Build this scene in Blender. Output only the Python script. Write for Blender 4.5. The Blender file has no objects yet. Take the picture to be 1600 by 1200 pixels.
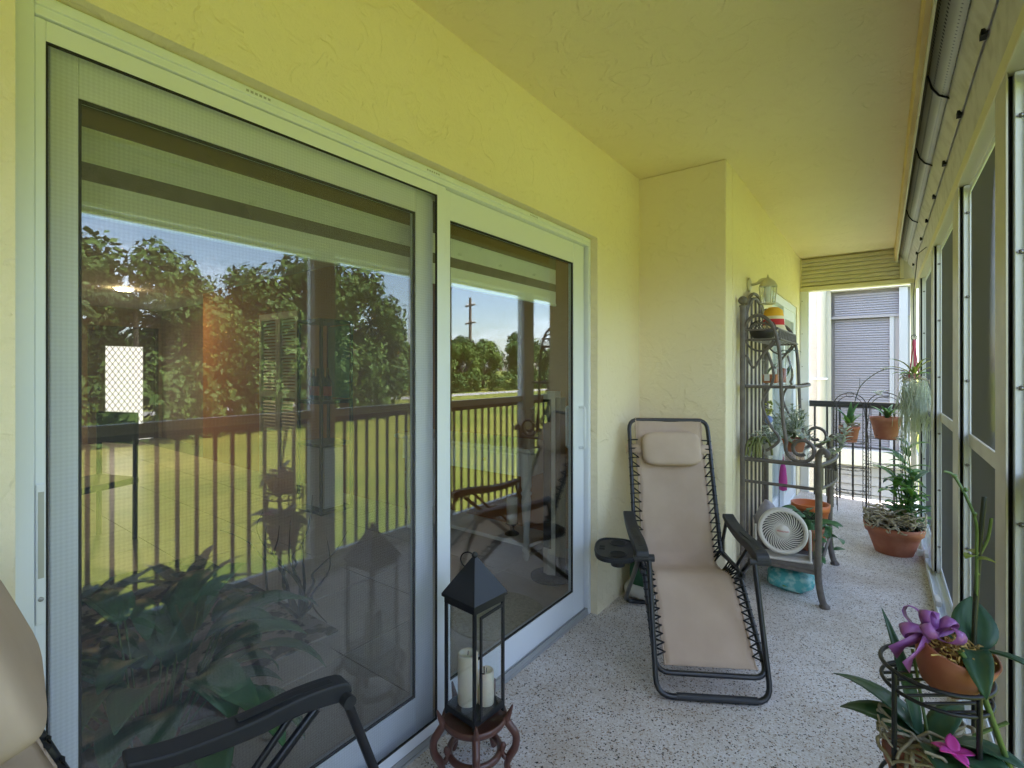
import bpy, math, random
from mathutils import Matrix, Vector, noise
R = math.radians
PI = math.pi
rnd = random.Random(7)
sc = bpy.context.scene
col = sc.collection

# ------------------------------------------------------------------ camera
THETA = 0.6408
cam_d = bpy.data.cameras.new('camera')
cam_d.sensor_width = 36.0
cam_d.lens = 36.0 * 773.6 / 1600.0
cam_d.shift_y = -23.0 / 1600.0
cam_d.clip_start = 0.02
cam_d.clip_end = 2000
cam = bpy.data.objects.new('camera', cam_d)
cam.location = (1.25, 0.0, 1.35)
cam.rotation_euler = (R(90), 0, THETA)
col.objects.link(cam)
sc.camera = cam

# ------------------------------------------------------------------ world, sun, exposure
SUN_ELEV, SUN_AZ = R(54), R(292)          # azimuth measured from +Y towards +X: behind the building
world = bpy.data.worlds.new('World')
sc.world = world
world.use_nodes = True
wn, wl = world.node_tree.nodes, world.node_tree.links
wn.clear()
w_out = wn.new('ShaderNodeOutputWorld')
w_bg = wn.new('ShaderNodeBackground')
w_bg.inputs['Strength'].default_value = 0.15
sky = wn.new('ShaderNodeTexSky')
sky.sky_type = 'NISHITA'
sky.sun_disc = False
sky.sun_elevation = SUN_ELEV
sky.sun_rotation = SUN_AZ
sky.dust_density = 1.4
w_tc = wn.new('ShaderNodeTexCoord')
w_map = wn.new('ShaderNodeMapping')
w_map.inputs['Scale'].default_value = (1.0, 1.0, 3.2)
w_nz = wn.new('ShaderNodeTexNoise')
w_nz.inputs['Scale'].default_value = 2.3
w_nz.inputs['Detail'].default_value = 8
w_nz.inputs['Roughness'].default_value = 0.58
w_rp = wn.new('ShaderNodeValToRGB')
w_rp.color_ramp.elements[0].position = 0.47
w_rp.color_ramp.elements[0].color = (0, 0, 0, 1)
w_rp.color_ramp.elements[1].position = 0.72
w_rp.color_ramp.elements[1].color = (0.8, 0.8, 0.8, 1)
w_mx = wn.new('ShaderNodeMixRGB')
w_mx.inputs['Color2'].default_value = (8.6, 9.4, 11.6, 1)
wl.new(w_tc.outputs['Generated'], w_map.inputs['Vector'])
wl.new(w_map.outputs['Vector'], w_nz.inputs['Vector'])
wl.new(w_nz.outputs['Fac'], w_rp.inputs['Fac'])
wl.new(w_rp.outputs['Color'], w_mx.inputs['Fac'])
wl.new(sky.outputs['Color'], w_mx.inputs['Color1'])
wl.new(w_mx.outputs['Color'], w_bg.inputs['Color'])
wl.new(w_bg.outputs['Background'], w_out.inputs['Surface'])

sun_d = bpy.data.lights.new('sun', 'SUN')
sun_d.energy = 4.0
sun_d.angle = R(0.5)
sun_d.color = (1.0, 0.95, 0.86)
sun = bpy.data.objects.new('sun', sun_d)
sd = Vector((math.sin(SUN_AZ) * math.cos(SUN_ELEV), math.cos(SUN_AZ) * math.cos(SUN_ELEV), math.sin(SUN_ELEV)))
sun.rotation_euler = (-sd).to_track_quat('-Z', 'Y').to_euler()
sun.location = (-20, -20, 40)
col.objects.link(sun)

sc.view_settings.view_transform = 'Standard'
sc.view_settings.look = 'None'
sc.view_settings.exposure = 2.82
sc.view_settings.gamma = 1.0
sc.view_settings.use_curve_mapping = False
sc.cycles.use_denoising = True
sc.cycles.max_bounces = 12
sc.cycles.diffuse_bounces = 6
sc.cycles.glossy_bounces = 6
sc.cycles.transmission_bounces = 8
sc.cycles.transparent_max_bounces = 24
sc.cycles.caustics_reflective = False
sc.cycles.caustics_refractive = False
sc.cycles.sample_clamp_indirect = 6.0

# ------------------------------------------------------------------ mesh helpers
class MB:
    def __init__(s, T=None):
        s.v = []; s.f = []; s.sm = []; s.T = T
    def add(s, vs, fs, smooth=False):
        o = len(s.v)
        if s.T is not None:
            vs = [s.T @ Vector(p) for p in vs]
        s.v += [tuple(p) for p in vs]
        s.f += [tuple(i + o for i in f) for f in fs]
        s.sm += [smooth] * len(fs)
        return s
    def box(s, x0, x1, y0, y1, z0, z1):
        vs = [(x, y, z) for z in (z0, z1) for y in (y0, y1) for x in (x0, x1)]
        return s.add(vs, [(0, 2, 3, 1), (4, 5, 7, 6), (0, 1, 5, 4), (2, 6, 7, 3), (0, 4, 6, 2), (1, 3, 7, 5)])
    def tube(s, pts, r, n=8, closed=False, flat=None):
        pts = [Vector(p) for p in pts]
        m = len(pts)
        rs = r if isinstance(r, (list, tuple)) else [r] * m
        vs = []; fs = []
        prev = None
        for i, p in enumerate(pts):
            if closed:
                t = pts[(i + 1) % m] - pts[i - 1]
            else:
                t = pts[min(i + 1, m - 1)] - pts[max(i - 1, 0)]
            if t.length < 1e-9: t = Vector((0, 0, 1))
            t.normalize()
            if prev is None:
                a = Vector((0, 0, 1)) if abs(t.z) < 0.9 else Vector((1, 0, 0))
                u = t.cross(a).normalized()
            else:
                u = (prev - t * prev.dot(t))
                u = u.normalized() if u.length > 1e-6 else t.orthogonal().normalized()
            prev = u
            w = t.cross(u)
            for k in range(n):
                a = 2 * PI * k / n
                vs.append(p + (u * math.cos(a) + w * math.sin(a)) * rs[i])
        rings = m if closed else m - 1
        for i in range(rings):
            j = (i + 1) % m
            for k in range(n):
                l = (k + 1) % n
                fs.append((i * n + k, i * n + l, j * n + l, j * n + k))
        s.add(vs, fs, True)
        if not closed:
            s.add(vs[:n], [tuple(range(n))[::-1]]); s.add(vs[-n:], [tuple(range(n))])
        return s
    def lathe(s, prof, n=24, c=(0, 0, 0), caps=True):
        vs = []; fs = []
        for (r, z) in prof:
            for k in range(n):
                a = 2 * PI * k / n
                vs.append((c[0] + r * math.cos(a), c[1] + r * math.sin(a), c[2] + z))
        for i in range(len(prof) - 1):
            for k in range(n):
                l = (k + 1) % n
                fs.append((i * n + k, i * n + l, (i + 1) * n + l, (i + 1) * n + k))
        s.add(vs, fs, True)
        if caps:
            if prof[0][0] > 1e-4: s.add(vs[:n], [tuple(range(n))[::-1]])
            if prof[-1][0] > 1e-4: s.add(vs[-n:], [tuple(range(n))])
        return s
    def ball(s, c, r, n=10, sc3=(1, 1, 1)):
        m = max(4, n // 2)
        vs = []; fs = []
        for i in range(m + 1):
            t = PI * i / m
            for k in range(n):
                a = 2 * PI * k / n
                vs.append((c[0] + r * sc3[0] * math.sin(t) * math.cos(a), c[1] + r * sc3[1] * math.sin(t) * math.sin(a), c[2] - r * sc3[2] * math.cos(t)))
        for i in range(m):
            for k in range(n):
                l = (k + 1) % n
                fs.append((i * n + k, i * n + l, (i + 1) * n + l, (i + 1) * n + k))
        return s.add(vs, fs, True)
    def grid(s, rows, smooth=True):
        m = len(rows[0])
        vs = [p for r in rows for p in r]
        fs = [(i * m + j, i * m + j + 1, (i + 1) * m + j + 1, (i + 1) * m + j) for i in range(len(rows) - 1) for j in range(m - 1)]
        return s.add(vs, fs, smooth)
    def prism(s, poly, axis, a0, a1):
        # polygon in the two other axes, extruded along axis
        def mk(p, t):
            return {'x': (t, p[0], p[1]), 'y': (p[0], t, p[1]), 'z': (p[0], p[1], t)}[axis]
        n = len(poly)
        vs = [mk(p, a0) for p in poly] + [mk(p, a1) for p in poly]
        fs = [tuple(range(n))[::-1], tuple(range(n, 2 * n))] + [(i, (i + 1) % n, n + (i + 1) % n, n + i) for i in range(n)]
        return s.add(vs, fs)
    def build(s, name, mat, parent=None, world=False, bevel=0.0, seg=2, solid=0.0, subd=0):
        vs = s.v
        if world and parent is not None:
            l = parent.location
            vs = [(p[0] - l.x, p[1] - l.y, p[2] - l.z) for p in vs]
        me = bpy.data.meshes.new(name)
        me.from_pydata(vs, [], s.f)
        me.polygons.foreach_set('use_smooth', s.sm)
        me.validate()
        me.materials.append(mat)
        o = bpy.data.objects.new(name, me)
        col.objects.link(o)
        if parent is not None: o.parent = parent
        if solid:
            md = o.modifiers.new('solid', 'SOLIDIFY'); md.thickness = solid; md.offset = 0
        if bevel:
            md = o.modifiers.new('bevel', 'BEVEL'); md.width = bevel; md.segments = seg; md.limit_method = 'ANGLE'; md.angle_limit = R(40)
        if subd:
            md = o.modifiers.new('subd', 'SUBSURF'); md.levels = subd; md.render_levels = subd
        return o

def tag(o, label=None, cat=None, group=None, kind=None):
    if label: o['label'] = label
    if cat: o['category'] = cat
    if group: o['group'] = group
    if kind: o['kind'] = kind
    return o
def thing(name, label, cat, loc=(0, 0, 0), rz=0.0, group=None):
    o = bpy.data.objects.new(name, None)
    o.empty_display_size = 0.1
    o.location = loc; o.rotation_euler = (0, 0, rz)
    col.objects.link(o)
    return tag(o, label, cat, group)
def copy_tree(o, parent=None):
    c = o.copy(); col.objects.link(c); c.parent = parent
    for ch in list(o.children):
        copy_tree(ch, c)
    return c
def arc(cx, cz, r, a0, a1, n, f):
    return [f(cx + r * math.cos(R(a0 + (a1 - a0) * i / n)), cz + r * math.sin(R(a0 + (a1 - a0) * i / n))) for i in range(n + 1)]
def smooth_path(pts, n=6):
    P = [Vector(p) for p in pts]
    out = []
    for i in range(len(P) - 1):
        p0 = P[max(i - 1, 0)]; p1 = P[i]; p2 = P[i + 1]; p3 = P[min(i + 2, len(P) - 1)]
        for k in range(n):
            t = k / n
            out.append(0.5 * ((2 * p1) + (p2 - p0) * t + (2 * p0 - 5 * p1 + 4 * p2 - p3) * t * t + (3 * p1 - p0 - 3 * p2 + p3) * t ** 3))
    out.append(P[-1])
    return out
def round_path(pts, r, n=5, closed=False):
    P = [Vector(p) for p in pts]
    out = []
    m = len(P)
    for i in range(m):
        if not closed and i in (0, m - 1):
            out.append(P[i]); continue
        a = P[i - 1] - P[i]; b = P[(i + 1) % m] - P[i]
        d = min(r, a.length * 0.48, b.length * 0.48)
        pa = P[i] + a.normalized() * d; pb = P[i] + b.normalized() * d
        for k in range(n + 1):
            t = k / n
            out.append(pa * (1 - t) ** 2 + P[i] * 2 * t * (1 - t) + pb * t * t)
    return out

# ------------------------------------------------------------------ materials
MATS = {}
def pmat(name, color, rough=0.5, metal=0.0, spec=0.5, bump=None, var=None, sub=0.0, coat=0.0, trans=0.0, vscale=None, sheen=0.0):
    """bump=(scale, strength, distance, detail); var=(scale, second colour, lo, hi)"""
    m = bpy.data.materials.new(name)
    m.use_nodes = True
    nt = m.node_tree; n = nt.nodes; l = nt.links
    b = n['Principled BSDF']
    b.inputs['Base Color'].default_value = (*color, 1)
    b.inputs['Roughness'].default_value = rough
    b.inputs['Metallic'].default_value = metal
    b.inputs['Specular IOR Level'].default_value = spec
    if coat: b.inputs['Coat Weight'].default_value = coat
    if trans: b.inputs['Transmission Weight'].default_value = trans
    if sheen: b.inputs['Sheen Weight'].default_value = sheen
    if sub:
        b.inputs['Subsurface Weight'].default_value = sub
        b.inputs['Subsurface Radius'].default_value = (0.02, 0.012, 0.006)
        b.inputs['Subsurface Scale'].default_value = 0.5
    tc = n.new('ShaderNodeTexCoord')
    vec = tc.outputs['Object']
    if vscale:
        mp = n.new('ShaderNodeMapping'); mp.inputs['Scale'].default_value = vscale
        l.new(vec, mp.inputs['Vector']); vec = mp.outputs['Vector']
    if var:
        nz = n.new('ShaderNodeTexNoise'); nz.inputs['Scale'].default_value = var[0]; nz.inputs['Detail'].default_value = 5
        rp = n.new('ShaderNodeValToRGB')
        rp.color_ramp.elements[0].position = var[2]; rp.color_ramp.elements[0].color = (*color, 1)
        rp.color_ramp.elements[1].position = var[3]; rp.color_ramp.elements[1].color = (*var[1], 1)
        l.new(vec, nz.inputs['Vector']); l.new(nz.outputs['Fac'], rp.inputs['Fac'])
        l.new(rp.outputs['Color'], b.inputs['Base Color'])
    if bump:
        nz = n.new('ShaderNodeTexNoise'); nz.inputs['Scale'].default_value = bump[0]
        nz.inputs['Detail'].default_value = bump[3] if len(bump) > 3 else 3
        bp = n.new('ShaderNodeBump'); bp.inputs['Strength'].default_value = bump[1]; bp.inputs['Distance'].default_value = bump[2]
        l.new(vec, nz.inputs['Vector']); l.new(nz.outputs['Fac'], bp.inputs['Height'])
        l.new(bp.outputs['Normal'], b.inputs['Normal'])
    MATS[name] = m
    return m
def nodes_of(m):
    return m.node_tree.nodes, m.node_tree.links, m.node_tree.nodes['Principled BSDF']

# painted skip-trowel stucco
def stucco(name, c1, c2, amt=1.0):
    m = pmat(name, c1, rough=0.75, spec=0.25)
    n, l, b = nodes_of(m)
    tc = n.new('ShaderNodeTexCoord')
    big = n.new('ShaderNodeTexNoise'); big.inputs['Scale'].default_value = 1.3; big.inputs['Detail'].default_value = 4
    rp = n.new('ShaderNodeValToRGB')
    rp.color_ramp.elements[0].position = 0.35; rp.color_ramp.elements[0].color = (*c1, 1)
    rp.color_ramp.elements[1].position = 0.7; rp.color_ramp.elements[1].color = (*c2, 1)
    l.new(tc.outputs['Object'], big.inputs['Vector']); l.new(big.outputs['Fac'], rp.inputs['Fac'])
    l.new(rp.outputs['Color'], b.inputs['Base Color'])
    # trowel skips: thin curved ridges where a distorted noise crosses a level, only in patches
    t1 = n.new('ShaderNodeTexNoise'); t1.inputs['Scale'].default_value = 8.0; t1.inputs['Detail'].default_value = 4; t1.inputs['Distortion'].default_value = 0.9
    lev = n.new('ShaderNodeValToRGB')
    e = lev.color_ramp.elements
    e[0].position = 0.0; e[0].color = (0.25, 0.25, 0.25, 1)
    e[1].position = 0.50; e[1].color = (0.28, 0.28, 0.28, 1)
    k = e.new(0.56); k.color = (0.60, 0.60, 0.60, 1)
    k = e.new(0.62); k.color = (0.56, 0.56, 0.56, 1)
    k = e.new(1.0); k.color = (0.5, 0.5, 0.5, 1)
    t2 = n.new('ShaderNodeTexNoise'); t2.inputs['Scale'].default_value = 34.0; t2.inputs['Detail'].default_value = 6; t2.inputs['Roughness'].default_value = 0.62
    t3 = n.new('ShaderNodeTexVoronoi'); t3.inputs['Scale'].default_value = 34.0
    pit = n.new('ShaderNodeValToRGB')
    pit.color_ramp.elements[0].position = 0.02; pit.color_ramp.elements[0].color = (0, 0, 0, 1)
    pit.color_ramp.elements[1].position = 0.12; pit.color_ramp.elements[1].color = (1, 1, 1, 1)
    ad = n.new('ShaderNodeMath'); ad.operation = 'MULTIPLY_ADD'; ad.inputs[1].default_value = 0.75
    ad2 = n.new('ShaderNodeMath'); ad2.operation = 'MULTIPLY_ADD'; ad2.inputs[1].default_value = 0.16
    for t in (t1, t2, t3): l.new(tc.outputs['Object'], t.inputs['Vector'])
    l.new(t1.outputs['Fac'], lev.inputs['Fac'])
    l.new(t2.outputs['Fac'], ad.inputs[0]); l.new(lev.outputs['Color'], ad.inputs[2])
    l.new(t3.outputs['Distance'], pit.inputs['Fac'])
    l.new(pit.outputs['Color'], ad2.inputs[0]); l.new(ad.outputs[0], ad2.inputs[2])
    bp = n.new('ShaderNodeBump'); bp.inputs['Strength'].default_value = 0.9 * amt; bp.inputs['Distance'].default_value = 0.008
    l.new(ad2.outputs[0], bp.inputs['Height']); l.new(bp.outputs['Normal'], b.inputs['Normal'])
    return m
WALL = stucco('stucco_cream', (0.86, 0.775, 0.57), (0.83, 0.73, 0.515))
CEIL = stucco('stucco_ceiling', (0.86, 0.755, 0.48), (0.82, 0.705, 0.43), 1.2)
WHITEWALL = stucco('stucco_white', (0.82, 0.80, 0.74), (0.78, 0.76, 0.70), 0.5)

# pebble-epoxy floor
FLOOR = pmat('pebble_floor', (0.5, 0.46, 0.42), rough=0.62, spec=0.35)
n, l, b = nodes_of(FLOOR)
tc = n.new('ShaderNodeTexCoord')
vo = n.new('ShaderNodeTexVoronoi'); vo.inputs['Scale'].default_value = 205.0
sp = n.new('ShaderNodeSeparateColor')
rp = n.new('ShaderNodeValToRGB'); rp.color_ramp.interpolation = 'CONSTANT'
e = rp.color_ramp.elements
e[0].position = 0.0; e[0].color = (0.035, 0.03, 0.03, 1)
e[1].position = 0.05; e[1].color = (0.36, 0.26, 0.19, 1)
for p, c in ((0.10, (0.70, 0.665, 0.645)), (0.40, (0.77, 0.755, 0.76)), (0.62, (0.68, 0.635, 0.60)), (0.80, (0.82, 0.81, 0.815)), (0.93, (0.53, 0.455, 0.39))):
    k = e.new(p); k.color = (*c, 1)
big = n.new('ShaderNodeTexNoise'); big.inputs['Scale'].default_value = 1.25; big.inputs['Detail'].default_value = 8; big.inputs['Roughness'].default_value = 0.68
rb = n.new('ShaderNodeValToRGB')
rb.color_ramp.elements[0].position = 0.34; rb.color_ramp.elements[0].color = (0.66, 0.60, 0.53, 1)
rb.color_ramp.elements[1].position = 0.60; rb.color_ramp.elements[1].color = (1.0, 1.0, 1.02, 1)
mx = n.new('ShaderNodeMixRGB'); mx.blend_type = 'MULTIPLY'; mx.inputs['Fac'].default_value = 1
bp = n.new('ShaderNodeBump'); bp.inputs['Strength'].default_value = 0.5; bp.inputs['Distance'].default_value = 0.002
l.new(tc.outputs['Object'], vo.inputs['Vector']); l.new(tc.outputs['Object'], big.inputs['Vector'])
l.new(vo.outputs['Color'], sp.inputs['Color']); l.new(sp.outputs['Red'], rp.inputs['Fac'])
l.new(big.outputs['Fac'], rb.inputs['Fac'])
l.new(rp.outputs['Color'], mx.inputs['Color1']); l.new(rb.outputs['Color'], mx.inputs['Color2'])
l.new(mx.outputs['Color'], b.inputs['Base Color'])
l.new(vo.outputs['Distance'], bp.inputs['Height']); bp.invert = True
l.new(bp.outputs['Normal'], b.inputs['Normal'])

def facing(n, l):
    """|cos| between view and surface normal, the same from both sides"""
    g = n.new('ShaderNodeNewGeometry')
    d = n.new('ShaderNodeVectorMath'); d.operation = 'DOT_PRODUCT'
    l.new(g.outputs['Incoming'], d.inputs[0]); l.new(g.outputs['Normal'], d.inputs[1])
    a = n.new('ShaderNodeMath'); a.operation = 'ABSOLUTE'
    l.new(d.outputs['Value'], a.inputs[0])
    return a.outputs[0]
def glass_mat(name, f0, tint):
    m = bpy.data.materials.new(name); m.use_nodes = True
    n, l = m.node_tree.nodes, m.node_tree.links
    n.clear()
    out = n.new('ShaderNodeOutputMaterial')
    tr = n.new('ShaderNodeBsdfTransparent'); tr.inputs['Color'].default_value = (*tint, 1)
    gl = n.new('ShaderNodeBsdfGlossy'); gl.inputs['Roughness'].default_value = 0.0; gl.inputs['Color'].default_value = (1, 1, 1, 1)
    mx = n.new('ShaderNodeMixShader')
    c = facing(n, l)
    s1 = n.new('ShaderNodeMath'); s1.operation = 'SUBTRACT'; s1.inputs[0].default_value = 1.0; l.new(c, s1.inputs[1])
    pw = n.new('ShaderNodeMath'); pw.operation = 'POWER'; pw.inputs[1].default_value = 5.0; l.new(s1.outputs[0], pw.inputs[0])
    ma = n.new('ShaderNodeMath'); ma.operation = 'MULTIPLY_ADD'; ma.inputs[1].default_value = 1 - f0; ma.inputs[2].default_value = f0
    l.new(pw.outputs[0], ma.inputs[0]); l.new(ma.outputs[0], mx.inputs['Fac'])
    l.new(tr.outputs[0], mx.inputs[1]); l.new(gl.outputs[0], mx.inputs[2]); l.new(mx.outputs[0], out.inputs['Surface'])
    MATS[name] = m
    return m
def screen_mat(name, cover, color, pitch=0.0, rough=0.7):
    """woven insect screen: open share shrinks as it is seen more edge-on, as real thread does"""
    m = bpy.data.materials.new(name); m.use_nodes = True
    n, l = m.node_tree.nodes, m.node_tree.links
    n.clear()
    out = n.new('ShaderNodeOutputMaterial')
    tr = n.new('ShaderNodeBsdfTransparent')
    df = n.new('ShaderNodeBsdfDiffuse'); df.inputs['Color'].default_value = (*color, 1)
    mx = n.new('ShaderNodeMixShader')
    c = facing(n, l)
    # thread share k of the pitch: open share (1-k) across, max(0, 1-k/c) along the tilt
    mxm = n.new('ShaderNodeMath'); mxm.operation = 'MAXIMUM'; mxm.inputs[1].default_value = 0.02; l.new(c, mxm.inputs[0])
    iv = n.new('ShaderNodeMath'); iv.operation = 'DIVIDE'; iv.inputs[0].default_value = cover; l.new(mxm.outputs[0], iv.inputs[1])
    pw = n.new('ShaderNodeMath'); pw.operation = 'SUBTRACT'; pw.inputs[0].default_value = 1.0; pw.use_clamp = True; l.new(iv.outputs[0], pw.inputs[1])
    pm = n.new('ShaderNodeMath'); pm.operation = 'MULTIPLY'; pm.inputs[1].default_value = 1 - cover; l.new(pw.outputs[0], pm.inputs[0])
    op = n.new('ShaderNodeMath'); op.operation = 'SUBTRACT'; op.inputs[0].default_value = 1.0; l.new(pm.outputs[0], op.inputs[1])
    fac = op.outputs[0]
    if pitch:
        tc = n.new('ShaderNodeTexCoord')
        sx = n.new('ShaderNodeSeparateXYZ'); l.new(tc.outputs['Object'], sx.inputs[0])
        acc = None
        for ax in ('Y', 'Z'):
            q = n.new('ShaderNodeMath'); q.operation = 'MULTIPLY'; q.inputs[1].default_value = 2 * PI / pitch; l.new(sx.outputs[ax], q.inputs[0])
            s = n.new('ShaderNodeMath'); s.operation = 'SINE'; l.new(q.outputs[0], s.inputs[0])
            if acc is None: acc = s.outputs[0]
            else:
                ad = n.new('ShaderNodeMath'); ad.operation = 'ADD'; l.new(acc, ad.inputs[0]); l.new(s.outputs[0], ad.inputs[1]); acc = ad.outputs[0]
        k = n.new('ShaderNodeMath'); k.operation = 'MULTIPLY_ADD'; k.inputs[1].default_value = 0.025; l.new(acc, k.inputs[0]); l.new(fac, k.inputs[2])
        k.use_clamp = True
        fac = k.outputs[0]
    l.new(fac, mx.inputs['Fac'])
    l.new(tr.outputs[0], mx.inputs[1]); l.new(df.outputs[0], mx.inputs[2]); l.new(mx.outputs[0], out.inputs['Surface'])
    MATS[name] = m
    return m
GLASS = glass_mat('door_glass', 0.11, (0.95, 0.975, 0.965))
CLEAR = glass_mat('thin_glass', 0.045, (0.97, 0.98, 0.98))
MESH_DOOR = screen_mat('door_screen_mesh', 0.085, (0.24, 0.24, 0.245), 0.0085)
MESH_LANAI = screen_mat('lanai_screen_mesh', 0.125, (0.22, 0.235, 0.27))

ALU = pmat('white_aluminium', (0.76, 0.80, 0.85), rough=0.38, spec=0.5, bump=(3, 0.04, 0.01))
ALU_D = pmat('grey_aluminium', (0.42, 0.43, 0.44), rough=0.4, metal=0.3, bump=(40, 0.05, 0.002))
ALU_B = pmat('beige_aluminium', (0.60, 0.57, 0.47), rough=0.4, var=(6, (0.50, 0.47, 0.38), 0.45, 0.75))
ALU_G = pmat('weathered_aluminium', (0.66, 0.64, 0.62), rough=0.5, metal=0.1, var=(14, (0.50, 0.475, 0.45), 0.45, 0.7), bump=(60, 0.1, 0.002))
SLOT = pmat('black_slot', (0.015, 0.015, 0.016), rough=0.8)
FUZZ = pmat('grey_brush_pile', (0.16, 0.16, 0.16), rough=0.95, bump=(400, 1.0, 0.004))
STEEL = pmat('screw_steel', (0.22, 0.22, 0.23), rough=0.35, metal=0.9)
BLACKM = pmat('black_powder_coat', (0.014, 0.015, 0.018), rough=0.42, bump=(160, 0.12, 0.001), spec=0.5)
BLACKT = pmat('black_tube', (0.016, 0.018, 0.024), rough=0.28, spec=0.6)
BLACKP = pmat('black_plastic', (0.028, 0.030, 0.036), rough=0.5, bump=(220, 0.2, 0.001))
CORD = pmat('black_bungee', (0.012, 0.012, 0.013), rough=0.8)
BRONZE = pmat('bronze_railing', (0.055, 0.052, 0.052), rough=0.45)
IRON = pmat('brown_wrought_iron', (0.115, 0.098, 0.092), rough=0.5, var=(30, (0.16, 0.14, 0.125), 0.4, 0.7), bump=(120, 0.25, 0.002))
IRON_D = pmat('dark_wire_iron', (0.045, 0.038, 0.036), rough=0.55)
ROSE = pmat('rosewood', (0.10, 0.038, 0.030), rough=0.3, coat=0.35, var=(18, (0.13, 0.055, 0.04), 0.35, 0.75), vscale=(1, 1, 0.3))
WAX = pmat('ivory_wax', (0.78, 0.70, 0.55), rough=0.5, sub=0.5)
TAN = pmat('tan_sling_fabric', (0.43, 0.315, 0.215), rough=0.85, spec=0.15)
n, l, b = nodes_of(TAN)
tc = n.new('ShaderNodeTexCoord')
wv = n.new('ShaderNodeTexWave'); wv.inputs['Scale'].default_value = 900; wv.bands_direction = 'X'
wv2 = n.new('ShaderNodeTexWave'); wv2.inputs['Scale'].default_value = 900; wv2.bands_direction = 'Z'
nz = n.new('ShaderNodeTexNoise'); nz.inputs['Scale'].default_value = 5; nz.inputs['Detail'].default_value = 4
ad = n.new('ShaderNodeMath'); ad.operation = 'ADD'
ad2 = n.new('ShaderNodeMath'); ad2.operation = 'MULTIPLY_ADD'; ad2.inputs[1].default_value = 6.0
bp = n.new('ShaderNodeBump'); bp.inputs['Strength'].default_value = 0.3; bp.inputs['Distance'].default_value = 0.0015
rp = n.new('ShaderNodeValToRGB')
rp.color_ramp.elements[0].position = 0.3; rp.color_ramp.elements[0].color = (0.50, 0.375, 0.29, 1)
rp.color_ramp.elements[1].position = 0.7; rp.color_ramp.elements[1].color = (0.58, 0.45, 0.355, 1)
for t in (wv, wv2, nz): l.new(tc.outputs['Object'], t.inputs['Vector'])
l.new(wv.outputs['Fac'], ad.inputs[0]); l.new(wv2.outputs['Fac'], ad.inputs[1])
l.new(nz.outputs['Fac'], ad2.inputs[0]); l.new(ad.outputs[0], ad2.inputs[2])
l.new(ad2.outputs[0], bp.inputs['Height']); l.new(bp.outputs['Normal'], b.inputs['Normal'])
l.new(nz.outputs['Fac'], rp.inputs['Fac']); l.new(rp.outputs['Color'], b.inputs['Base Color'])
TERRA = pmat('terracotta', (0.37, 0.125, 0.068), rough=0.65, var=(11, (0.44, 0.19, 0.115), 0.45, 0.75), bump=(60, 0.12, 0.002))
TERRA_O = pmat('orange_plastic', (0.62, 0.17, 0.05), rough=0.4, var=(6, (0.55, 0.14, 0.04), 0.4, 0.7))
SOIL = pmat('soil', (0.06, 0.042, 0.03), rough=0.95, bump=(70, 1.0, 0.02), var=(50, (0.14, 0.10, 0.07), 0.45, 0.65))
SPHAG = pmat('sphagnum_moss', (0.62, 0.42, 0.14), rough=0.95, var=(60, (0.36, 0.24, 0.08), 0.4, 0.65))
def leafmat(name, c1, c2, rough=0.4, scale=14):
    m = pmat(name, c1, rough=rough, spec=0.45, var=(scale, c2, 0.35, 0.7), bump=(22, 0.18, 0.006))
    return m
LEAF = leafmat('leaf_dark', (0.045, 0.14, 0.055), (0.08, 0.20, 0.075))
LEAF_O = leafmat('leaf_orchid', (0.035, 0.095, 0.055), (0.055, 0.14, 0.07), 0.32)
LEAF_B = leafmat('leaf_bright', (0.10, 0.25, 0.045), (0.16, 0.33, 0.05))
LEAF_G = leafmat('leaf_grey', (0.40, 0.45, 0.38), (0.52, 0.56, 0.48), 0.7)
LEAF_Y = leafmat('leaf_yellowgreen', (0.20, 0.28, 0.05), (0.36, 0.34, 0.06))
STEM = pmat('green_stem', (0.09, 0.16, 0.04), rough=0.45, var=(30, (0.13, 0.20, 0.06), 0.4, 0.7))
STEM_D = pmat('brown_stem', (0.024, 0.032, 0.014), rough=0.5)
ROOT = pmat('pale_roots', (0.48, 0.43, 0.33), rough=0.85, var=(40, (0.28, 0.24, 0.17), 0.4, 0.7))
MOSSG = pmat('spanish_moss', (0.58, 0.63, 0.50), rough=0.9, var=(30, (0.42, 0.47, 0.36), 0.4, 0.7))
BARK = pmat('bark', (0.16, 0.12, 0.09), rough=0.9, bump=(18, 0.8, 0.03))
PINK = pmat('magenta_petal', (0.72, 0.07, 0.42), rough=0.5, sub=0.2)
WHITEP = pmat('white_petal', (0.85, 0.84, 0.80), rough=0.5, sub=0.2)
RIBBON = pmat('purple_ribbon', (0.36, 0.12, 0.42), rough=0.28, spec=0.6)
PCORD = pmat('pink_cord', (0.62, 0.10, 0.19), rough=0.7)
FANW = pmat('warm_white_plastic', (0.74, 0.70, 0.66), rough=0.4)
FAND = pmat('fan_shadow_plastic', (0.05, 0.047, 0.047), rough=0.5)
REDINK = pmat('red_print', (0.60, 0.06, 0.06), rough=0.5)
TEAL = pmat('teal_plastic_film', (0.10, 0.42, 0.42), rough=0.25, var=(26, (0.35, 0.62, 0.58), 0.45, 0.6), bump=(24, 0.7, 0.02))
PURP = pmat('magenta_cloth', (0.55, 0.06, 0.40), rough=0.6)
GREENBAG = pmat('green_bag', (0.02, 0.11, 0.06), rough=0.5, bump=(20, 0.5, 0.02))
WHITEBAG = pmat('white_bag', (0.72, 0.72, 0.74), rough=0.4, bump=(16, 0.8, 0.03))
WHITEPOT = pmat('white_glazed_pot', (0.75, 0.75, 0.74), rough=0.2)
BLUE = pmat('blue_petal', (0.20, 0.27, 0.55), rough=0.6)
YEL = pmat('yellow_cloth', (0.85, 0.46, 0.03), rough=0.8)
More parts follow.
